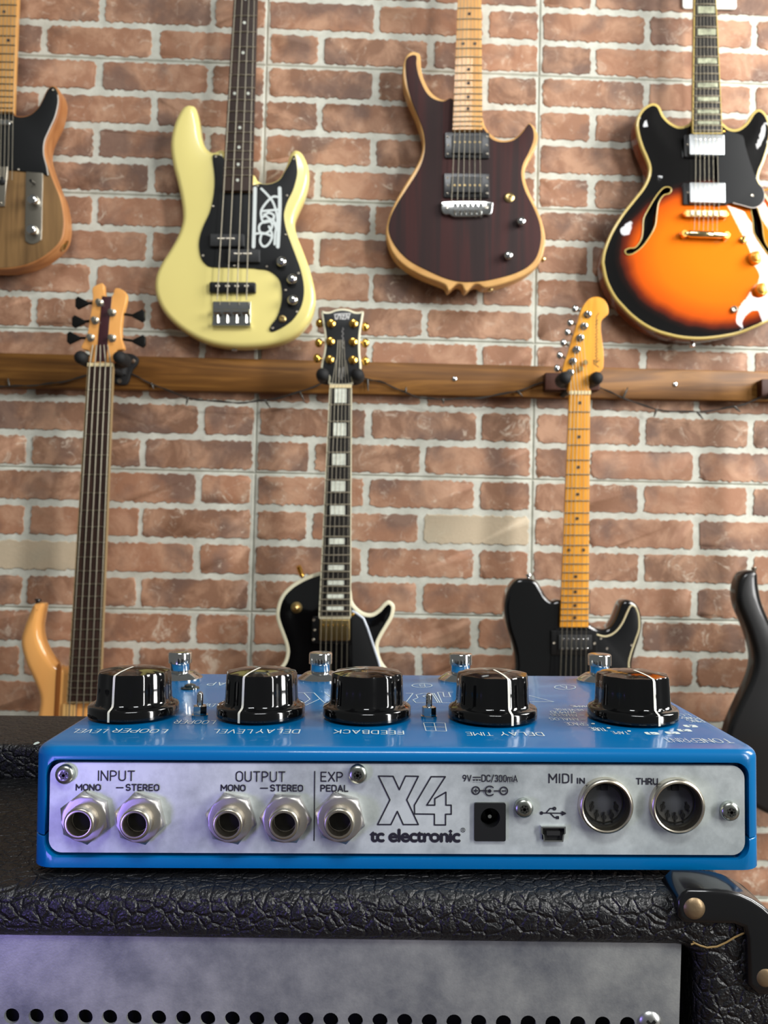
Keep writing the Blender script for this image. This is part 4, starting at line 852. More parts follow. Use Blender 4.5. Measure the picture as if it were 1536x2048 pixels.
# ---------------------------------------------------------------- black guitar with maple neck
def blacktele():
    Y = 1.33
    g = G('electric_guitar', 'black guitar with amber maple neck and six tuners along one side', 'guitar', Y, (1150, 1300), 'guitars hung from the wooden rail')
    o = [(1121, 1200), (1105.8, 1202), (1095, 1195), (1085.8, 1180), (1076.7, 1165.8), (1065.7, 1158.5), (1051, 1156.7), (1034.7, 1158.5), (1022, 1171), (1012.9, 1189.5), (1009, 1213), (1011, 1237), (1016.5, 1262), (1023.8, 1284), (1029, 1304), (1031, 1324), (1030, 1341), (1015, 1375), (995, 1420), (990, 1480), (1020, 1545), (1080, 1580), (1150, 1590), (1230, 1575), (1290, 1530), (1305, 1470), (1295, 1410), (1275, 1365), (1265.5, 1332.5), (1272, 1303.7), (1281, 1275), (1285.5, 1248.4), (1282, 1221.8), (1272, 1206.3), (1256.7, 1199.7), (1243.4, 1205), (1235.7, 1224), (1228, 1241.7), (1214.6, 1257), (1197, 1257), (1183.6, 1250.6), (1176, 1240), (1150, 1215)]
    part(g.root, 'body', body_mesh(g, g.out(o), .044, .009, .009), mat('deep_black_lacquer', (5, 5, 6), .15, 0, 1.0))
    pgp = [(1106, 1262), (1130, 1262), (1190, 1268), (1210, 1273), (1228, 1266), (1243.4, 1248), (1254.5, 1224), (1261.5, 1212), (1270, 1214), (1276.6, 1230.7), (1277.7, 1257), (1270, 1281.6), (1261, 1308), (1257, 1332.5), (1266, 1370), (1276, 1410), (1240, 1440), (1150, 1440), (1090, 1430), (1100, 1340)]
    pg = g.slab('pickguard', pgp, -.001, .0022, mat('gloss_black_guard', (10, 11, 13), .25), .0004)
    mb = MB(); mb.tube([g.p(v.x, v.y, .0019) for v in spline(pgp[2:15], 5, False)], .0018, 6); part(pg, 'edge_line', mb, mat('cream_edge', (212, 200, 160), .4))
    g.screw(1214, 1297, .0022, pg); g.screw(1263, 1290, .0022, pg); g.screw(1202, 1277, .0022, pg)
    g.pickup((1117, 1270, 1184, 1300), .0022, .009, satinblack, ring=(1102, 1262, 1194, 1310), poles=[(1126+9.7*k, 1278) for k in range(6)]+[(1125+9.7*k, 1297) for k in range(6)], polem=chrome, screws=[(1108, 1286), (1189, 1287)])
    hd = lambda X, Yy: (1060+X/6.4, 570+Yy/6.4)
    h = [hd(*p) for p in ((700, 240), (765, 172), (860, 150), (950, 188), (1000, 275), (1003, 365), (960, 408), (915, 460), (908, 560), (923, 700), (944, 860), (942, 1030), (922, 1088), (860, 1140), (800, 1180), (770, 1240), (758, 1320), (768, 1372), (510, 1372), (505, 1220), (475, 1150), (418, 1128), (430, 1030), (480, 880), (540, 690), (600, 500), (650, 340))]
    hs = g.slab('headstock', h, -.012, .002, ambermaple, .001, per=4)
    for k, (X, Yy, bx, by) in enumerate(((735, 380, 575, 305), (690, 530, 515, 485), (640, 680, 480, 605), (592, 830, 428, 740), (545, 980, 382, 900), (512, 1125, 345, 1068))):
        a = hd(X, Yy); b = hd(bx, by); mb = MB(); mb.lathe(g.p(*a, .002), (0, -1, 0), [(.0078, 0), (.0078, .0012), (.0052, .003), (.0048, .009), (.0025, .0095)], 18); part(hs, 'tuner_post', mb, chrome)
        q0 = g.p(a[0]*.6+b[0]*.4, a[1]*.6+b[1]*.4, -.007); q1 = g.p(*b, -.007); mb = MB(); mb.tube([q0, q1], .0024, 8); mb.ball(q1, .0078, 14, (.9, .55, 1.0)); part(hs, 'tuner_key', mb, chrome)
    mb = MB(); rnd = random.Random(3); mb.ribbon([hd(852+16*math.sin(k*2.1)+3*math.sin(k*.7), 440+k*13.5) for k in range(43)], 1.3, lambda a, b: g.p(a, b, .0023)); mb.ribbon([hd(*v) for v in ((880, 360), (852, 400), (850, 520))], 1.3, lambda a, b: g.p(a, b, .0023)); mb.ribbon([hd(*v) for v in ((880, 1050), (820, 1010), (815, 960), (860, 990), (890, 960))], 1.6, lambda a, b: g.p(a, b, .0023))
    part(hs, 'script', mb, mat('olive_script', (116, 88, 22), .5))
    for X, Yy in ((700, 1000), (640, 1080)):
        mb = MB(); p = g.p(*hd(X, Yy), .002); mb.lathe(p, (0, -1, 0), [(.004, 0), (.0035, .004), (.006, .005), (.005, .0075)], 12); part(hs, 'string_tree', mb, palegold)
    L, nut = 645, 788; top, end = 789, 1254; T = lambda y: (y-top)/(end-top); fp = [nut]+fretpos(nut, L, 21); dk = mat('dark_dot', (58, 40, 20), .5)
    dots = []
    for n in (1, 3, 5, 7, 9, 12, 15, 17, 19, 21):
        for f in ((.5,) if n != 12 else (.22, .78)): dots.append((T((fp[n]+fp[n-1])/2), f, 'dot', dk))
    st = [([(hd(512, 1125)[0]+k*4.5, 745-k*22, .008), (1143+6.8*k, 786, .0145), (1124.5+9.6*k, 1256, .016), (1119+10.5*k, 1400, .014)], .00065 if k < 3 else .0004) for k in range(6)]
    g.neck((1139.5, top), (1180.3, top), (1120.5, end), (1177, end), .003, .0115, ambermaple, ambermaple, frets=[T(y) for y in fp[1:]], dots=dots, strings=st, fat=.021, nutm=bone, nutpx=7)
    for p_, d in (((1057, 1157), (0, 0, 1)),):
        mb = MB(); mb.lathe(U(1057, 1156, Y+.02), d, [(.004, -.003), (.004, .003), (.0068, .005), (.006, .008)], 14); part(g.root, 'strap_button', mb, chrome)
    root, c = hanger(1127, 1190, 759, Y, 'black padded hanger with dark wood block holding the maple neck guitar')
    a = on_wall(1090, 745, .046); b = on_wall(1128, 780, .046); mb = MB(); mb.prism(rrect(a.x, b.z, U(1200, 760, a.y).x, a.z, .003), a.y, a.y+.021, .0015)
    part(root, 'wood_block', mb, wood('dark_block', [(.3, (50, 24, 14)), (.7, (74, 38, 22))], .45))
blacktele()

# ---------------------------------------------------------------- plain black guitar, right edge
def rightblack():
    Y = 1.34
    g = G('electric_guitar', 'plain black guitar with a long horn cut off by the right edge', 'guitar', Y, (1570, 1400), 'guitars hung from the wooden rail')
    o = [(1508, 1140.7), (1490, 1145), (1478.7, 1161), (1474, 1188), (1478.7, 1215), (1490, 1242), (1501, 1271), (1510, 1305), (1510, 1332), (1501, 1363), (1483, 1401), (1467.4, 1435), (1458, 1462), (1450, 1510), (1465, 1565), (1505, 1612), (1570, 1640), (1650, 1635), (1715, 1590), (1735, 1520), (1715, 1440), (1680, 1380), (1660, 1320), (1672, 1260), (1676, 1225), (1660, 1205), (1642, 1218), (1630, 1262), (1605, 1290), (1575, 1286), (1553, 1262), (1536, 1228), (1526, 1201), (1520, 1170), (1518, 1148)]
    part(g.root, 'body', body_mesh(g, g.out(o), .042, .012, .012), mat('black_satin_body', (14, 14, 15), .3, 0, .4))
    L, nut = 660, 790; fp = fretpos(nut, L, 22); T = lambda y: (y-790)/(1275-790)
    g.neck((1582, 790), (1624, 790), (1572, 1275), (1628, 1275), .003, .0115, rosewood, ebony, frets=[T(y) for y in fp], fat=.02)
    g.slab('headstock', [(1582, 788), (1624, 788), (1640, 740), (1625, 610), (1600, 600), (1575, 660), (1572, 750)], -.012, .002, satinblack)
    mb = MB(); mb.lathe(U(1508, 1146, Y+.016), (0, 0, 1), [(.004, -.003), (.004, .006), (.0055, .008), (.005, .012)], 14); part(g.root, 'strap_button', mb, nickel)
    root, c = hanger(1566, 1640, 762, Y, 'dark wood block hanger cut off by the right edge')
    a = on_wall(1523, 758, .046); b = on_wall(1600, 793, .046); mb = MB(); mb.prism(rrect(a.x, b.z, b.x+.06, a.z, .003), a.y, a.y+.021, .0015); part(root, 'wood_block', mb, wood('dark_block', [(.3, (50, 24, 14)), (.7, (74, 38, 22))], .45))
rightblack()

# ================================================================== amplifier
def tolex():
    m, t, b = base_mat('black_tolex'); N = t.nodes.new; L = t.links.new
    tc = N('ShaderNodeTexCoord')
    wv = N('ShaderNodeTexNoise'); wv.inputs['Scale'].default_value = 160; wv.inputs['Detail'].default_value = 3; L(tc.outputs['Object'], wv.inputs['Vector'])
    mx = N('ShaderNodeVectorMath'); mx.operation = 'MULTIPLY_ADD'; L(wv.outputs['Color'], mx.inputs[0]); mx.inputs[1].default_value = (.0035, .0035, .0035); L(tc.outputs['Object'], mx.inputs[2])
    v = N('ShaderNodeTexVoronoi'); v.feature = 'DISTANCE_TO_EDGE'; v.inputs['Scale'].default_value = 230; L(mx.outputs[0], v.inputs['Vector'])
    r = N('ShaderNodeValToRGB'); r.color_ramp.elements[0].position = 0; r.color_ramp.elements[1].position = .16; L(v.outputs['Distance'], r.inputs['Fac'])
    v2 = N('ShaderNodeTexVoronoi'); v2.feature = 'DISTANCE_TO_EDGE'; v2.inputs['Scale'].default_value = 900; L(mx.outputs[0], v2.inputs['Vector'])
    n = N('ShaderNodeTexNoise'); n.inputs['Scale'].default_value = 900; n.inputs['Detail'].default_value = 4; L(tc.outputs['Object'], n.inputs['Vector'])
    a = N('ShaderNodeMath'); a.operation = 'MULTIPLY_ADD'; L(v2.outputs['Distance'], a.inputs[0]); a.inputs[1].default_value = .8; L(r.outputs['Color'], a.inputs[2])
    a2 = N('ShaderNodeMath'); a2.operation = 'MULTIPLY_ADD'; L(n.outputs['Fac'], a2.inputs[0]); a2.inputs[1].default_value = .45; L(a.outputs[0], a2.inputs[2])
    bp = N('ShaderNodeBump'); bp.inputs['Strength'].default_value = 1.0; bp.inputs['Distance'].default_value = .0005; L(a2.outputs[0], bp.inputs['Height']); L(bp.outputs['Normal'], b.inputs['Normal'])
    b.inputs['Base Color'].default_value = C3(14, 15, 18); b.inputs['Roughness'].default_value = .40; b.inputs['Specular IOR Level'].default_value = .6
    return m
AYAW = rad(-1.1)
def amp():
    XR, XL, YF, YB, ZB = .1166, -.62, -.0135, .157, FLOOR
    root = thing('guitar_amplifier', 'black textured vinyl amplifier with a perforated metal front panel under the pedal', 'amplifier', Vector((0, 0, FLOOR)))
    rz = Matrix.Rotation(AYAW, 4, 'Z')
    TX = tolex()
    def put(parent, name, mb, m, label=None):
        me = mb.mesh(name); me.transform(rz); return part(parent, name, me, m, label)
    # shell: top board, right board, lower body, each with rounded edges
    def rbox(x0, y0, z0, x1, y1, z1, r, mb=None, seg=5):
        mb = mb or MB()
        pl = rrect(x0, z0, x1, z1, r, seg); mb.prism(pl, y0, y1, r*.9, r*.3, 6); return mb
    RC = .0225; sh = [(XL, -.0178), (XL, -.0024)]+[(XR-RC+RC*math.sin(rad(a)), -.0024-RC+RC*math.cos(rad(a))) for a in range(0, 91, 6)]+[(XR, ZB), (.0905, ZB)]+[(.0905-.006+.006*math.cos(rad(a)), -.0178-.006+.006*math.sin(rad(a))) for a in range(0, 91, 18)]
    mb = MB(); mb.prism(sh, YF, YB, .0058, .002, 6); put(root, 'cabinet_shell', mb, TX)
    mb = MB(); mb.box(((XL+.0905)/2, (YB+.006)/2, (ZB-.012)/2), ((.0905-XL)/2, (YB-.006)/2, (-.012-ZB)/2)); put(root, 'cabinet_core', mb, mat('inner_black', (10, 10, 11), .7))
    mb = MB(); mb.prism([(XL, -.055), (.0905, -.055), (.0905, ZB), (XL, ZB)], -.004, .006, .002); put(root, 'grille_cloth', mb, mat('grille_cloth', (22, 22, 22), .85, bump=.5, bscale=900))
    # raised ledge behind the pedal
    mb = rbox(-.32, .098, -.004, XR-.012, .157, .0122, .003); put(root, 'rear_ledge', mb, TX)
    # perforated metal panel
    inv = rz.inverted()
    def loc(px, py, y): return inv @ U(px, py, y)
    yp = -.0105
    tr = loc(1363, 1869, yp-.0015); br = loc(1352, 2048, yp)
    x1, z1, z0 = tr.x, tr.z+.0002, -.0555; x0 = -.50
    holes = []; xx0 = loc(16.4, 2033, yp).x; zz = loc(760, 2043, yp).z; pit = .00752
    for k in range(-6, 31):
        cx = xx0+k*pit
        if cx > x1-.013: continue
        for rr in (0, 1): holes.append([(cx+(pit/2 if rr else 0)+.00235*math.cos(2*math.pi*q/18), zz-rr*.0065+.00235*math.sin(2*math.pi*q/18)) for q in range(18)])
    pl = [(x0, z0), (x1-.0014, z0), (x1, z1), (x0, z1)]
    mb = MB(); v, f = sheet(pl, holes, yp, .02, None, False); mb.add(v, f); v2 = [p+Vector((0, .0012, 0)) for p in v]; mb.add(v2, f)
    mb.loft([[Vector((a, yp, b)) for a, b in ccw(pl)], [Vector((a, yp+.0012, b)) for a, b in ccw(pl)]], False, False, False)
    for h in holes: mb.loft([[Vector((a, yp, b)) for a, b in h], [Vector((a, yp+.0012, b)) for a, b in h]], False, False, True)
    m, t, b = base_mat('stained_aluminium'); N = t.nodes.new; L = t.links.new; tc = N('ShaderNodeTexCoord')
    n1 = N('ShaderNodeTexNoise'); n1.inputs['Scale'].default_value = 38; n1.inputs['Detail'].default_value = 9; n1.inputs['Roughness'].default_value = .7; L(tc.outputs['Object'], n1.inputs['Vector'])
    r1 = N('ShaderNodeValToRGB'); r1.color_ramp.elements[0].position = .3; r1.color_ramp.elements[0].color = C3(116, 120, 128); r1.color_ramp.elements[1].position = .75; r1.color_ramp.elements[1].color = C3(196, 198, 192); L(n1.outputs['Fac'], r1.inputs['Fac']); L(r1.outputs['Color'], b.inputs['Base Color'])
    r2 = N('ShaderNodeMapRange'); r2.inputs[3].default_value = .34; r2.inputs[4].default_value = .6; L(n1.outputs['Fac'], r2.inputs[0]); L(r2.outputs[0], b.inputs['Roughness']); b.inputs['Metallic'].default_value = .55
    n3 = N('ShaderNodeTexNoise'); n3.inputs['Scale'].default_value = 1500; L(tc.outputs['Object'], n3.inputs['Vector']); bp = N('ShaderNodeBump'); bp.inputs['Strength'].default_value = .12; bp.inputs['Distance'].default_value = .0004; L(n3.outputs['Fac'], bp.inputs['Height']); L(bp.outputs['Normal'], b.inputs['Normal'])
    pan = put(root, 'metal_panel', mb, m)
    c = loc(1297, 2040, yp); mb = MB(); mb.lathe(c, (0, -1, 0), [(.0040, -.0005), (.0039, .0008), (.0032, .0020), (.0015, .0026)], 20)
    sc = put(pan, 'screw', mb, mat('satin_screw', (205, 206, 204), .32, 1.0))
    mb = MB()
    for a in (45, 135): mb.box(c+Vector((0, -.0025, 0)), (.0017, .0003, .0004), Matrix.Rotation(rad(a), 3, 'Y'))
    put(pan, 'screw_slot', mb, darkhole)
    # corner protector: L shaped black plastic with rounded outer corner, wraps over the top
    yc = YF-.0022
    P = lambda px, py: (lambda v: (v.x, v.z))(loc(px, py, yc))
    R = .0240; zt = .0012; xr = XR+.0022
    x_in = P(1352, 1800)[0]; z_in = P(1450, 1844)[1]; xv = P(1490, 1900)[0]; zb = P(1500, 1984)[1]
    outp = [(x_in, z_in+.002), (x_in, zt-.003), (x_in+.003, zt)]
    outp += [(xr-R+R*math.sin(rad(a)), zt-R+R*math.cos(rad(a))) for a in range(0, 91, 9)]
    outp += [(xr, zb), (xv+.003, zb), (xv, zb+.003), (xv, z_in-.004), (xv-.001, z_in-.001), (xv-.004, z_in), (x_in+.002, z_in)]
    mb = MB(); mb.prism(outp, yc, -.0012, .0014, 0, 4)
    cp = put(root, 'corner_protector', mb, mat('corner_black', (20, 20, 21), .22, 0, .4))
    for px, py in ((1387, 1815), (1528, 1952)):
        c = loc(px, py, yc-.001); mb = MB(); mb.lathe(c, (0, -1, 0), [(.0037, -.0008), (.0036, 0), (.0031, .0009), (.0018, .0015), (.0005, .0017)], 24); put(cp, 'rivet', mb, mat('dull_brass', (150, 128, 98), .42, .7, bump=.1, bscale=600))
amp()
def thread():
    mb = MB(); pts = [U(px, py, -.0158) for px, py in ((1382, 1889), (1389, 1886), (1400, 1891), (1414, 1895), (1434, 1893), (1452, 1885), (1470, 1874), (1488, 1866))]
    mb.tube([Vector(p) for p in spline(pts, 4, False)] if False else pts, .00028, 6); mb.tube([U(1389, 1886, -.0158), U(1386, 1883, -.016)], .00018, 5)
    solo('loose_thread', mb, mat('straw_thread', (150, 122, 70), .5), 'thin straw coloured thread stuck to the amplifier corner', 'thread')
thread()

# ================================================================== effects pedal
W2, HT, DP = .1178, .0380, .1400
def pedal():
    root = thing('effects_pedal', 'blue delay effects pedal with five black knobs standing on the amplifier', 'effects pedal', Vector((0, DP/2, 0)))
    def blue():
        m, t, b = base_mat('blue_enamel'); b.inputs['Base Color'].default_value = C3(0, 105, 166); b.inputs['Roughness'].default_value = .25; b.inputs['Specular IOR Level'].default_value = .3; b.inputs['Coat Weight'].default_value = .25; b.inputs['Coat Roughness'].default_value = .05
        N = t.nodes.new; L = t.links.new; tc = N('ShaderNodeTexCoord'); n = N('ShaderNodeTexNoise'); n.inputs['Scale'].default_value = 1800; n.inputs['Detail'].default_value = 3; L(tc.outputs['Object'], n.inputs['Vector'])
        bp = N('ShaderNodeBump'); bp.inputs['Strength'].default_value = .06; bp.inputs['Distance'].default_value = .0003; L(n.outputs['Fac'], bp.inputs['Height']); L(bp.outputs['Normal'], b.inputs['Normal']); return m
    BL = blue()
    pc = [U(104, 1522, .0022), U(1484, 1530, .0022), U(100, 1702.5, .0022), U(1488, 1706.5, .0022)]
    px0, px1 = (pc[0].x+pc[2].x)/2, (pc[1].x+pc[3].x)/2; pz1, pz0 = (pc[0].z+pc[1].z)/2, (pc[2].z+pc[3].z)/2
    def shell(z0, z1, rt, rb_, w=W2, taper=0.0):
        """rounded box lofted upward; rounded top and bottom edges"""
        mb = MB(); rings = []
        def ring(z, ins):
            w_ = w-ins; return [Vector((x, y, z)) for x, y in rrect(-w_, ins, w_, DP-ins, .0075-ins*.5, 6)]
        for k in range(5):
            t = math.pi/2*k/4; rings.append(ring(z0+rb_*(1-math.sin(t)), rb_*(1-math.cos(t)) if False else rb_*(1-math.sin(math.pi/2*k/4)) if False else rb_*(1-math.sin(t)) if False else rb_*(1-math.cos(math.pi/2-t))))
        for k in range(7):
            t = math.pi/2*k/6; rings.append(ring(z1-rt*(1-math.sin(t)), rt*(1-math.cos(t))))
        mb.loft(rings, True, True, True); return mb
    def cut(ob, z_open=False):
        g_ = .0012
        cm = MB(); cm.prism(rrect(px0-g_, pz0-g_, px1+g_, pz1+g_, .0045, 8), -.02, .0075)
        co = bpy.data.objects.new('cutter', cm.mesh('cutter')); COL.objects.link(co)
        md = ob.modifiers.new('cut', 'BOOLEAN'); md.operation = 'DIFFERENCE'; md.object = co; md.solver = 'EXACT'
        bv = ob.modifiers.new('bev', 'BEVEL'); bv.width = .0009; bv.segments = 3; bv.limit_method = 'ANGLE'; bv.angle_limit = rad(50)
        dg = bpy.context.evaluated_depsgraph_get(); dg.update()
        me = bpy.data.meshes.new_from_object(ob.evaluated_get(dg)); ob.modifiers.clear(); old = ob.data; ob.data = me
        bpy.data.objects.remove(co)
        for p in me.polygons: p.use_smooth = True
        me.set_sharp_from_angle(angle=rad(40))
    up = part(root, 'enclosure', shell(.0101, HT, .0030, .0005), BL); up_parent = up
    lo = part(root, 'base_tray', shell(.0, .0097, .0005, .0022), BL)
    for ob in (up, lo): cut(ob)
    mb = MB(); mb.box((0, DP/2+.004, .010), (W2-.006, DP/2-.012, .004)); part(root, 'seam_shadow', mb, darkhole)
    for x in (-.1, .1):
        for y in (.014, .126): mb = MB(); mb.lathe((x, y, -.0023), (0, 0, 1), [(.006, 0), (.0065, .0026)], 20); part(lo, 'rubber_foot', mb, rubber)
    # jack panel
    m, t, b = base_mat('jack_panel_metal'); N = t.nodes.new; L = t.links.new; tc = N('ShaderNodeTexCoord')
    n1 = N('ShaderNodeTexNoise'); n1.inputs['Scale'].default_value = 45; n1.inputs['Detail'].default_value = 8; n1.inputs['Roughness'].default_value = .65; L(tc.outputs['Object'], n1.inputs['Vector'])
    r1 = N('ShaderNodeValToRGB'); r1.color_ramp.elements[0].position = .28; r1.color_ramp.elements[0].color = C3(160, 168, 168); r1.color_ramp.elements[1].position = .62; r1.color_ramp.elements[1].color = C3(230, 238, 236); L(n1.outputs['Fac'], r1.inputs['Fac']); L(r1.outputs['Color'], b.inputs['Base Color'])
    b.inputs['Metallic'].default_value = .45; b.inputs['Roughness'].default_value = .5
    yP = .0010
    plo = rrect(px0, pz0, px1, pz1, .0042, 8); phl = []
    for x, y in ((1214, 1614.5), (1358, 1615)):
        c = U(x, y, yP-.003); phl.append([(c.x+.0078*math.cos(2*math.pi*k/40), c.z+.0078*math.sin(2*math.pi*k/40)) for k in range(40)])
    c = U(980, 1634, yP); phl.append([(c.x+.0034*math.cos(2*math.pi*k/28), c.z+.0034*math.sin(2*math.pi*k/28)) for k in range(28)])
    a, c = U(1084, 1679, yP), U(1127, 1653, yP); phl.append([(a.x, a.z), (c.x, a.z), (c.x, c.z), (a.x, c.z)])
    mb = MB()
    for y in (yP, .0024): v, f = sheet(plo, phl, y, 1, None, False); mb.add(v, f)
    for h in [ccw(plo)]+phl: mb.loft([[Vector((q[0], yP, q[1])) for q in h], [Vector((q[0], .0024, q[1])) for q in h]], False, False, False)
    jp = part(root, 'jack_panel', mb, m)
    fn = lambda a, c: Vector((a, yP-.00012, c))
    def fr(px, py): v = U(px, py, yP-.00012); return (v.x, v.z)
    def lab(s, x0, x1, yt, yb, wpx=2.3, gap=.24):
        a = fr(x0, yb); c = fr(x1, yt); return part(jp, 'lettering', stroke_text(s, fn, (a[0], a[1], c[0], c[1]), wpx*.1615e-3, gap=gap), inkdark)
    lab('INPUT', 195.5, 270, 1541, 1562, 2.4); lab('MONO', 151, 202, 1568, 1581.5, 2.6); lab('STEREO', 251, 319, 1568, 1582, 2.6)
    lab('OUTPUT', 471, 571, 1542.5, 1563.5, 2.4); lab('MONO', 441, 491.5, 1569, 1582.5, 2.6); lab('STEREO', 540, 606.5, 1569, 1583, 2.6)
    lab('EXP', 641, 686, 1543.5, 1563.5, 2.4); lab('PEDAL', 640.5, 697, 1569.5, 1583.5, 2.6)
    lab('9V', 925, 943, 1549.5, 1563, 1.9); lab('DC/300mA', 963, 1035, 1549.5, 1563.5, 1.9, .2)
    lab('MIDI', 1097, 1145, 1547, 1566.5, 2.5, .3); lab('IN', 1154, 1170, 1555.5, 1567.5, 2.5, .3); lab('THRU', 1272, 1316, 1556, 1569.5, 2.5)
    a = fr(739, 1684.5); c = fr(921, 1658); part(jp, 'brand_lettering', text_mb('tc electronic', fn, (a[0]+.0002, a[1]+.0002, c[0]-.0002, c[1]-.0002), 0, .9, .00024), inkdark)
    def stroke(name, paths, w, parent=jp, m_=inkdark):
        mb = MB()
        for pth in paths: mb.ribbon([fr(*p) for p in pth], w*.1615e-3, fn)
        return part(parent, name, mb, m_)
    circ = lambda cx, cy, r, a0=0, a1=360, n=24: [(cx+r*math.cos(rad(a0+(a1-a0)*k/n)), cy+r*math.sin(rad(a0+(a1-a0)*k/n))) for k in range(n+1)]
    stroke('dash_mark', [[(233, 1575.5), (246, 1575.5)], [(521, 1576.5), (535, 1576.5)]], 2.4)
    stroke('divider_line', [[(629.5, 1543), (628, 1681)]], 2.2)
    c3 = lambda X, Y_: (720+X/4.042, 1280+Y_/4.042)
    xs = [(150, 1100), (268, 1102), (318, 1210), (368, 1100), (472, 1102), (378, 1292), (472, 1492), (350, 1492), (302, 1385), (250, 1492), (142, 1492), (242, 1292), (150, 1100)]
    fs = [(575, 1105), (690, 1105), (540, 1335), (605, 1335), (605, 1282), (695, 1230), (695, 1335), (738, 1335), (738, 1408), (692, 1408), (692, 1495), (602, 1495), (602, 1408), (442, 1406), (440, 1335), (575, 1105)]
    stroke('outlined_letter', [[c3(*p) for p in xs]], 2.6); stroke('outlined_digit', [[c3(*p) for p in fs]], 2.6)
    stroke('registered_mark', [circ(926, 1660, 4.2), [(924.6, 1662.5), (924.6, 1657.6), (927, 1657.6), (927.6, 1659), (926.6, 1660.2), (924.6, 1660.2)], [(926.4, 1660.2), (928, 1662.5)]], .8)
    stroke('polarity_symbol', [circ(951.5, 1581, 7.5), circ(1007.5, 1581.5, 7.5), circ(979.5, 1581.5, 9.5, 45, 315), [(959, 1581), (974, 1581)], [(988, 1581.5), (1000, 1581.5)], [(948, 1581), (955, 1581)], [(951.5, 1577.5), (951.5, 1584.5)], [(1004, 1581.5), (1011, 1581.5)],
           circ(979, 1581.5, 2.5), circ(979, 1581.5, 1.0), [(946, 1554), (960.5, 1554)], [(946, 1559.5), (949, 1559.5)], [(952, 1559.5), (955, 1559.5)], [(958, 1559.5), (960.5, 1559.5)]], 2.4)
    stroke('usb_symbol', [[(1083, 1626), (1126, 1626.5)], [(1092, 1626), (1100, 1617), (1108, 1617)], [(1100, 1626), (1109, 1635), (1114, 1635)], circ(1083, 1626, 2.4, n=10), circ(1109, 1617, 2.6, n=10), [(1113, 1633), (1117, 1633), (1117, 1637), (1113, 1637), (1113, 1633), (1115, 1635)], [(1124, 1623), (1131, 1626.5), (1124, 1630), (1124, 1623)], [(1126, 1625), (1126, 1628)]], 2.3)
    # screws
    for k, (x, y) in enumerate(((127, 1551), (715, 1551), (1049, 1619), (1463, 1625))):
        c = U(x, y, yP-.0022); c.y = yP; mb = MB(); mb.lathe(c, (0, -1, 0), [(.0031, 0), (.0031, .0012), (.0027, .0019), (.0017, .0022), (.0013, .0022), (.0011, .0013)], 24); s = part(jp, 'screw', mb, mat('zinc_screw', (176, 180, 172), .28, 1.0))
        mb = MB()
        for a in (0, 60, 120): mb.box(c+Vector((0, -.00225, 0)), (.0015, .00012, .00035), Matrix.Rotation(rad(a+10*k), 3, 'Y'))
        part(s, 'drive_recess', mb, mat('recess_grey', (84, 84, 80), .4, .8))
    # quarter inch jacks
    jm = mat('jack_metal', (206, 198, 180), .30, 1.0); jn = mat('jack_nut_metal', (206, 202, 198), .42, 1.0)
    rr = random.Random(5)
    for x, y in ((157, 1648.5), (269, 1650), (455, 1650), (567, 1650), (678, 1649)):
        c = U(x, y, -.0062); c.y = yP
        j = MB(); j.lathe(c, (0, -1, 0), [(.0049, 0), (.0049, .0064), (.0047, .0070), (.0043, .0073), (.0037, .0072), (.0035, .0066), (.0035, -.008)], 36, True, False); bo = part(jp, 'jack_socket', j, jm)
        j = MB(); a0 = rr.uniform(0, 60)
        hexr = lambda R_, y_: [c+Vector((R_*math.cos(rad(a0+60*k)), y_, R_*math.sin(rad(a0+60*k)))) for k in range(6)]
        circ24 = lambda R_, y_: [c+Vector((R_*math.cos(rad(a0+15*k)), y_, R_*math.sin(rad(a0+15*k)))) for k in range(24)]
        hex24 = lambda R_, y_: [c+Vector((q*math.cos(rad(a0+15*k)), y_, q*math.sin(rad(a0+15*k)))) for k in range(24) for q in [R_*math.cos(rad(30))/math.cos(rad((15*k) % 60-30))]]
        j.loft([hex24(.0083, 0), hex24(.0083, -.0022), circ24(.00715, -.0029), circ24(.0066, -.0030), circ24(.0051, -.0030)], True, True, False); part(bo, 'hex_nut', j, jn)
        j = MB(); j.lathe(c+Vector((0, -.0030, 0)), (0, -1, 0), [(.0034, 0), (.0034, .0001)], 24); part(bo, 'socket_hole', j, darkhole)
    # power socket
    a = fr(948, 1681); c = fr(1011, 1605); mb = MB(); cx, cz = U(980, 1634, yP).x, U(980, 1634, yP).z
    hole = [(cx+.0031*math.cos(2*math.pi*k/28), cz+.0031*math.sin(2*math.pi*k/28)) for k in range(28)]
    pl = rrect(a[0], a[1], c[0], c[1], .0005, 2); v, f = sheet(pl, [hole], yP-.0008, .01, None, False); mb.add(v, f)
    mb.loft([[Vector((q[0], yP-.0008, q[1])) for q in ccw(pl)], [Vector((q[0], yP+.002, q[1])) for q in ccw(pl)]], False, False, False)
    mb.loft([[Vector((q[0], yP-.0008, q[1])) for q in hole], [Vector((q[0], yP+.006, q[1])) for q in hole]], False, True, True)
    ps = part(jp, 'power_socket', mb, mat('socket_plastic', (28, 29, 30), .4)); mb = MB(); mb.lathe((cx, yP+.006, cz), (0, -1, 0), [(.0011, 0), (.0011, .0045), (.0006, .0055)], 14); part(ps, 'centre_pin', mb, chrome)
    # mini usb
    a = fr(1081, 1681); c = fr(1130, 1651); w = c[0]-a[0]; h = c[1]-a[1]
    pl = [(a[0]+w*u_, a[1]+h*v_) for u_, v_ in ((0, 1), (1, 1), (1, .55), (.93, .45), (.9, 0), (.1, 0), (.07, .45), (0, .55))]
    mb = MB(); inn = [(a[0]+w/2+(x-a[0]-w/2)*.88, a[1]+h/2+(z-a[1]-h/2)*.8) for x, z in pl]
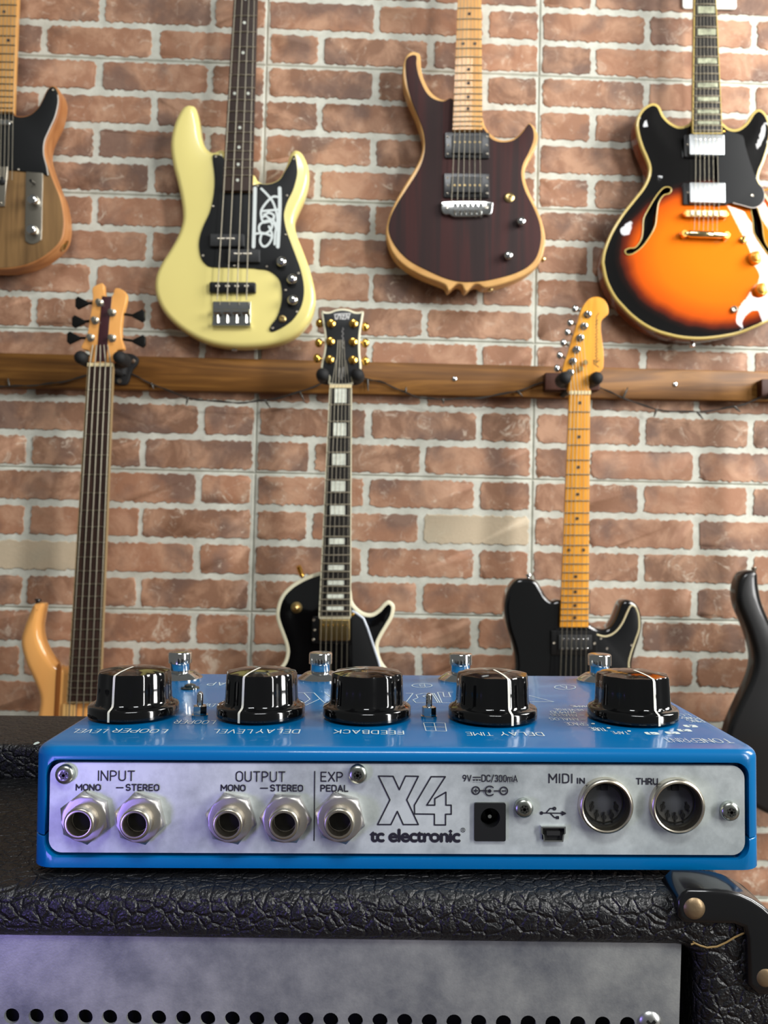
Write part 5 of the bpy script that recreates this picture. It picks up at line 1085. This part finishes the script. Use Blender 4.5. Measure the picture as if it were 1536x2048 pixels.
    mb.loft([[Vector((x, yP, z)) for x, z in pl], [Vector((x, yP-.0012, z)) for x, z in pl], [Vector((x, yP-.0012, z)) for x, z in inn], [Vector((x, yP+.001, z)) for x, z in inn]], False, False, False); us = part(jp, 'usb_port', mb, chrome)
    mb = MB(); mb.add([Vector((x, yP-.0003, z)) for x, z in inn], [tuple(range(8))]); part(us, 'port_hole', mb, darkhole)
    mb = MB(); mb.box((a[0]+w/2, yP-.0007, a[1]+h*.55), (w*.27, .0004, h*.14)); part(us, 'contact_block', mb, mat('dark_grey_block', (40, 40, 40), .5))
    # midi sockets
    for x, y in ((1214, 1614.5), (1358, 1615)):
        c = U(x, y, yP-.003); c.y = yP; mb = MB()
        mb.lathe(c, (0, -1, 0), [(.0087, 0), (.0087, .0022), (.0084, .0028), (.0079, .0030), (.0075, .0028), (.0074, .0020), (.0074, -.004)], 48, False, False); ms = part(jp, 'midi_socket', mb, jm)
        mb = MB(); mb.lathe(c+Vector((0, .0012, 0)), (0, -1, 0), [(.0074, 0), (.0074, .0004), (.0068, .0004), (.0062, -.0004)], 40); ins = part(ms, 'insert', mb, mat('insert_plastic', (24, 25, 26), .4))
        mb = MB(); mb.lathe(c+Vector((0, .0020, 0)), (0, -1, 0), [(.0061, 0), (.0060, .0011), (.0058, .0013)], 40); part(ms, 'contact_face', mb, mat('face_plastic', (66, 68, 72), .5))
        fy = c.y+.0005
        mb = MB(); mb.box((c.x, fy-.0003, c.z+.0053), (.0011, .0003, .0009)); part(ms, 'key_slot', mb, darkhole)
        for a in (-160, -125, -90, -55, -20):
            q = Vector((c.x+.0042*math.cos(rad(a)), fy, c.z-.0003+.0040*math.sin(rad(a)))); d = Vector((math.cos(rad(a)), 0, math.sin(rad(a))))
            if a in (-160, -20): q.z += .0008; d = Vector((d.x*.35, 0, .9*(1 if True else -1))).normalized() if False else d
            mb = MB(); mb.lathe(q, (0, -1, 0), [(.0008, -.0002), (.0008, .0003)], 12); dd = (Vector((-.3*math.cos(rad(a)), 0, 1))).normalized() if abs(a+90) > 40 else Vector((-.25*math.cos(rad(a)), 0, 1)).normalized()
            mb.tube([q-dd*.0016+Vector((0, -.0001, 0)), q+dd*.0016+Vector((0, -.0001, 0))], .00036, 6); part(ms, 'pin_hole', mb, darkhole)
    # ---- controls on the top
    zt = HT
    def knob(px, py_front, wpx, az):
        fpt = UZ(px, py_front, zt); r = .0166; c = Vector((fpt.x, fpt.y+r, zt)); c.x = U(px, py_front, c.y).x if False else UZ(px, 1432, zt).x*1.0
        dpt = (c.y-CAM.y); c.x = CAM.x+ray(px, 1432).x/ray(px, 1432).y*dpt
        prof = [(r*.96, .0006), (r, .0010), (r, .0040), (r*.975, .0046), (.0152, .0050), (.0142, .0057), (.0139, .0068), (.0137, .0110), (.0134, .0160), (.0130, .0168), (.0098, .0175), (.0050, .0180), (.0010, .0182)]
        mb = MB(); n = 96; rings = []
        for R_, h in prof:
            am = 0.0 if h < .0049 else (.35 if h < .0056 else (1.0 if h < .0168 else max(0, (R_-.004)/.0085)))
            rings.append([c+Vector(((R_*(1-.052*am*(.5+.5*math.cos(9*(2*math.pi*k/n-rad(az)+math.pi/9)))**1.5))*math.sin(2*math.pi*k/n), -(R_*(1-.052*am*(.5+.5*math.cos(9*(2*math.pi*k/n-rad(az)+math.pi/9)))**1.5))*math.cos(2*math.pi*k/n), h)) for k in range(n)])
        mb.loft(rings, True, True, True); kb = part(root, 'knob', mb, knobblack)
        d = Vector((math.sin(rad(az)), -math.cos(rad(az)), 0)); s = Vector((math.cos(rad(az)), math.sin(rad(az)), 0)); w = .00045
        pr = [(R_+.00012, h+.00012) for R_, h in prof[1:]]; pr[-1] = (.001, .01835); pr[0] = (r+.00012, .0008)
        mb = MB(); rows = [[c+d*R_+Vector((0, 0, h))-s*w, c+d*R_+Vector((0, 0, h))+s*w] for R_, h in pr]
        mb.loft(rows, False, False, False, closed=False); part(kb, 'pointer_line', mb, white)
    knob(268, 1450.5, 174, -15); knob(522, 1452.5, 170, -20); knob(734, 1454.5, 168, -82); knob(985, 1457, 169, 17); knob(1265, 1457.5, 174, 16)
    for px in (360, 641, 921, 1199):
        dpt = .384; c = Vector((CAM.x+ray(px, 1352).x/ray(px, 1352).y*dpt, CAM.y+dpt, zt)); mb = MB()
        mb.lathe(c, (0, 0, 1), [(.0107, 0), (.0107, .0006), (.0100, .0012), (.0074, .0030), (.0066, .0034), (.0050, .0036)], 40); fw = part(root, 'foot_switch', mb, chrome)
        mb = MB(); mb.lathe(c, (0, 0, 1), [(.0047, .0030), (.0047, .0074), (.0049, .0076)], 28); part(fw, 'plunger', mb, chrome)
        mb = MB(); mb.lathe(c, (0, 0, 1), [(.0049, .0072), (.0055, .0075), (.0055, .0120), (.0052, .0126), (.0045, .0128)], 28); part(fw, 'cap', mb, chrome)
    for px in (400, 858):
        dpt = .3035; c = Vector((CAM.x+ray(px, 1420).x/ray(px, 1420).y*dpt, CAM.y+dpt, zt)); mb = MB()
        mb.lathe(c, (0, 0, 1), [(.0031, 0), (.0031, .0008)], 20); mb.lathe(c, (0, 0, 1), [(.0027, .0006), (.0027, .0040), (.0022, .0043)], 6, smooth=False); ts = part(root, 'toggle_switch', mb, chrome)
        mb = MB(); mb.lathe(c, (0, 0, 1), [(.0012, .0035), (.0012, .0080), (.0010, .0088), (.0004, .0093)], 16); part(ts, 'lever', mb, chrome)
    c = UZ(380, 1377, zt); mb = MB(); mb.lathe(c, (0, 0, 1), [(.0042, 0), (.0040, .0006), (.0026, .0009), (.0024, .0016), (.001, .0022)], 24); part(root, 'led_bezel', mb, mat('smoked_led', (26, 40, 44), .15, 0, .5))
    # ---- printing on the top, facing the player on the far side
    ft = lambda a, c_: Vector((-a, -c_, zt+.00012))
    def top(s, xl, xr_, yf, yn, wgt=.01, m_=inklight):
        ym = (yf+yn)/2; a = UZ(xr_, ym, zt); b_ = UZ(xl, ym, zt); n_ = UZ((xl+xr_)/2, yn, zt).y; f_ = UZ((xl+xr_)/2, yf, zt).y
        return part(up_parent, 'lettering', stroke_text(s, ft, (-a.x, -f_, -b_.x, -n_), .00042 if wgt > .015 else (.00034 if yn < 1480 and abs(yn-yf) > 6 else .00026), (0, 0, 1)), m_)
    top('LOOPER', 226, 334, 1459, 1466.5, .02); top('LEVEL', 144, 213, 1459, 1466.5, 0)
    top('DELAY', 513, 600, 1459.5, 1467.5, .02); top('LEVEL', 425, 504, 1459.5, 1467.5, 0)
    top('FEEDBACK', 667, 808, 1461.5, 1469, .02); top('DELAY', 1000, 1087, 1465, 1472.5, .02); top('TIME', 932, 985, 1465, 1472, 0)
    top('TONE', 1392, 1462, 1478, 1486.5, .02); top('PRINT', 1328, 1390, 1477, 1485.5, 0)
    top('LOOPER', 349, 430, 1441.5, 1448.5, .0); top('LEVEL', 400, 436, 1408, 1414, 0); top('TAP', 415, 472, 1365, 1371.5, .02)
    top('TAPE', 1224, 1257, 1463.5, 1469, 0); top('TUBE', 1180, 1212, 1456, 1462.5, 0); top('SPACE', 1131, 1175, 1446, 1452, 0); top('ANALOG', 1099, 1158, 1436.5, 1441.5, 0)
    top('ANALOG', 1101, 1155, 1428.5, 1433.5, 0); top('W/MOD', 1101, 1152, 1423, 1427.5, 0); top('REVERSE', 1109, 1166, 1418.5, 1422.5, 0); top('DYNAMIC', 1142, 1190, 1412, 1415.5, 0)
    top('LOFI', 1342, 1380, 1428.5, 1433, 0); top('PING', 1375, 1407, 1440, 1445.5, 0); top('PONG*', 1360, 1398, 1435, 1439.5, 0)
    def stroke_top(paths, w, name='marking'):
        mb = MB()
        for p in paths: mb.ribbon([(lambda v: (v.x, v.y))(UZ(a, b_, zt)) for a, b_ in p], w, lambda a, b_: Vector((a, b_, zt+.00011)), (0, 0, 1))
        return part(up_parent, name, mb, inklight)
    def disc(cx, cy, rx, ry): return [(cx+rx*math.cos(2*math.pi*k/28), cy+ry*math.sin(2*math.pi*k/28)) for k in range(29)]
    stroke_top([disc(844, 1371.5, 20, 4)], .0004, 'ring_mark'); top('B', 838, 850, 1369, 1374, .0)
    stroke_top([disc(1130, 1375, 21, 4.6)], .0004, 'ring_mark'); top('A', 1123, 1137, 1372, 1378, .0)
    stroke_top([disc(x, y, 1.3, .6) for x, y in ((1258, 1463), (1217, 1457), (1186, 1449))], .0009, 'dot_mark')
    stroke_top([[(1163, 1439), (1170, 1439)], [(1160, 1431), (1167, 1431)], [(1174, 1423), (1178, 1423)]], .0007, 'dash_mark')
    for s, x, y in (('1', 1304, 1467), ('2', 1345, 1466), ('3', 1369, 1461), ('4', 1381, 1452.5)):
        mb = MB(); a = UZ(x, y, zt); mb.add([Vector((a.x+u_, a.y+v_, zt+.00008)) for u_, v_ in rrect(-.0024, -.0018, .0024, .0018, .0008, 3)], [tuple(range(16))]); part(up_parent, 'number_box', mb, inklight); top(s, x-5, x+5, y-2.3, y+2.3, .02, BL)
    # outlined model name between the knobs (letters read from the far side)
    for pths in ([[(1100, 1404), (1108, 1404), (1048, 1389), (1050, 1404), (1108, 1404)]], [[(905, 1385), (897, 1385), (901, 1394), (888, 1394), (886, 1385), (875, 1385), (884, 1406), (908, 1406)]],
                [[(880, 1406), (868, 1387)]], [[(868, 1387), (846, 1387), (832, 1390), (836, 1396), (826, 1400), (832, 1406), (876, 1406), (864, 1387)], [(860, 1391), (850, 1391), (846, 1393), (850, 1395), (860, 1395), (860, 1391)]],
                [[(812, 1387), (826, 1387), (812, 1405)]], [[(594, 1386), (608, 1386), (620, 1399), (602, 1411), (612, 1411), (640, 1398), (628, 1386), (608, 1386)]], [[(640, 1398), (655, 1411), (672, 1411)]], [[(650, 1386), (668, 1399)]]): stroke_top(pths, .00035, 'outlined_letter')
    stroke_top([[(748+x*1.0, 1448+y) for x, y in ((0, 0), (44, 0), (46, 16), (4, 16), (0, 0))]] if False else [[(847, 1446), (890, 1446.5), (893, 1463), (852, 1462), (847, 1446)], [(849, 1454), (891, 1455)], [(868, 1446), (872, 1462)]], .0003, 'note_box')
    top('SUB', 868, 884, 1449, 1452.5, 0) if False else None
    # chipped paint at the near left corner
    mb = MB(); a = UZ(74, 1485.5, zt+.0001); q = [UZ(x, y, zt+.00012) for x, y in ((66, 1489), (70, 1485), (76, 1483), (80, 1485), (77, 1487), (70, 1489.5))]; mb.add([Vector((v.x, v.y, zt-.0003)) for v in q]+q, [tuple(range(6, 12))]); part(up_parent, 'paint_chip', mb, mat('chip_grey', (176, 190, 186), .5))
pedal()
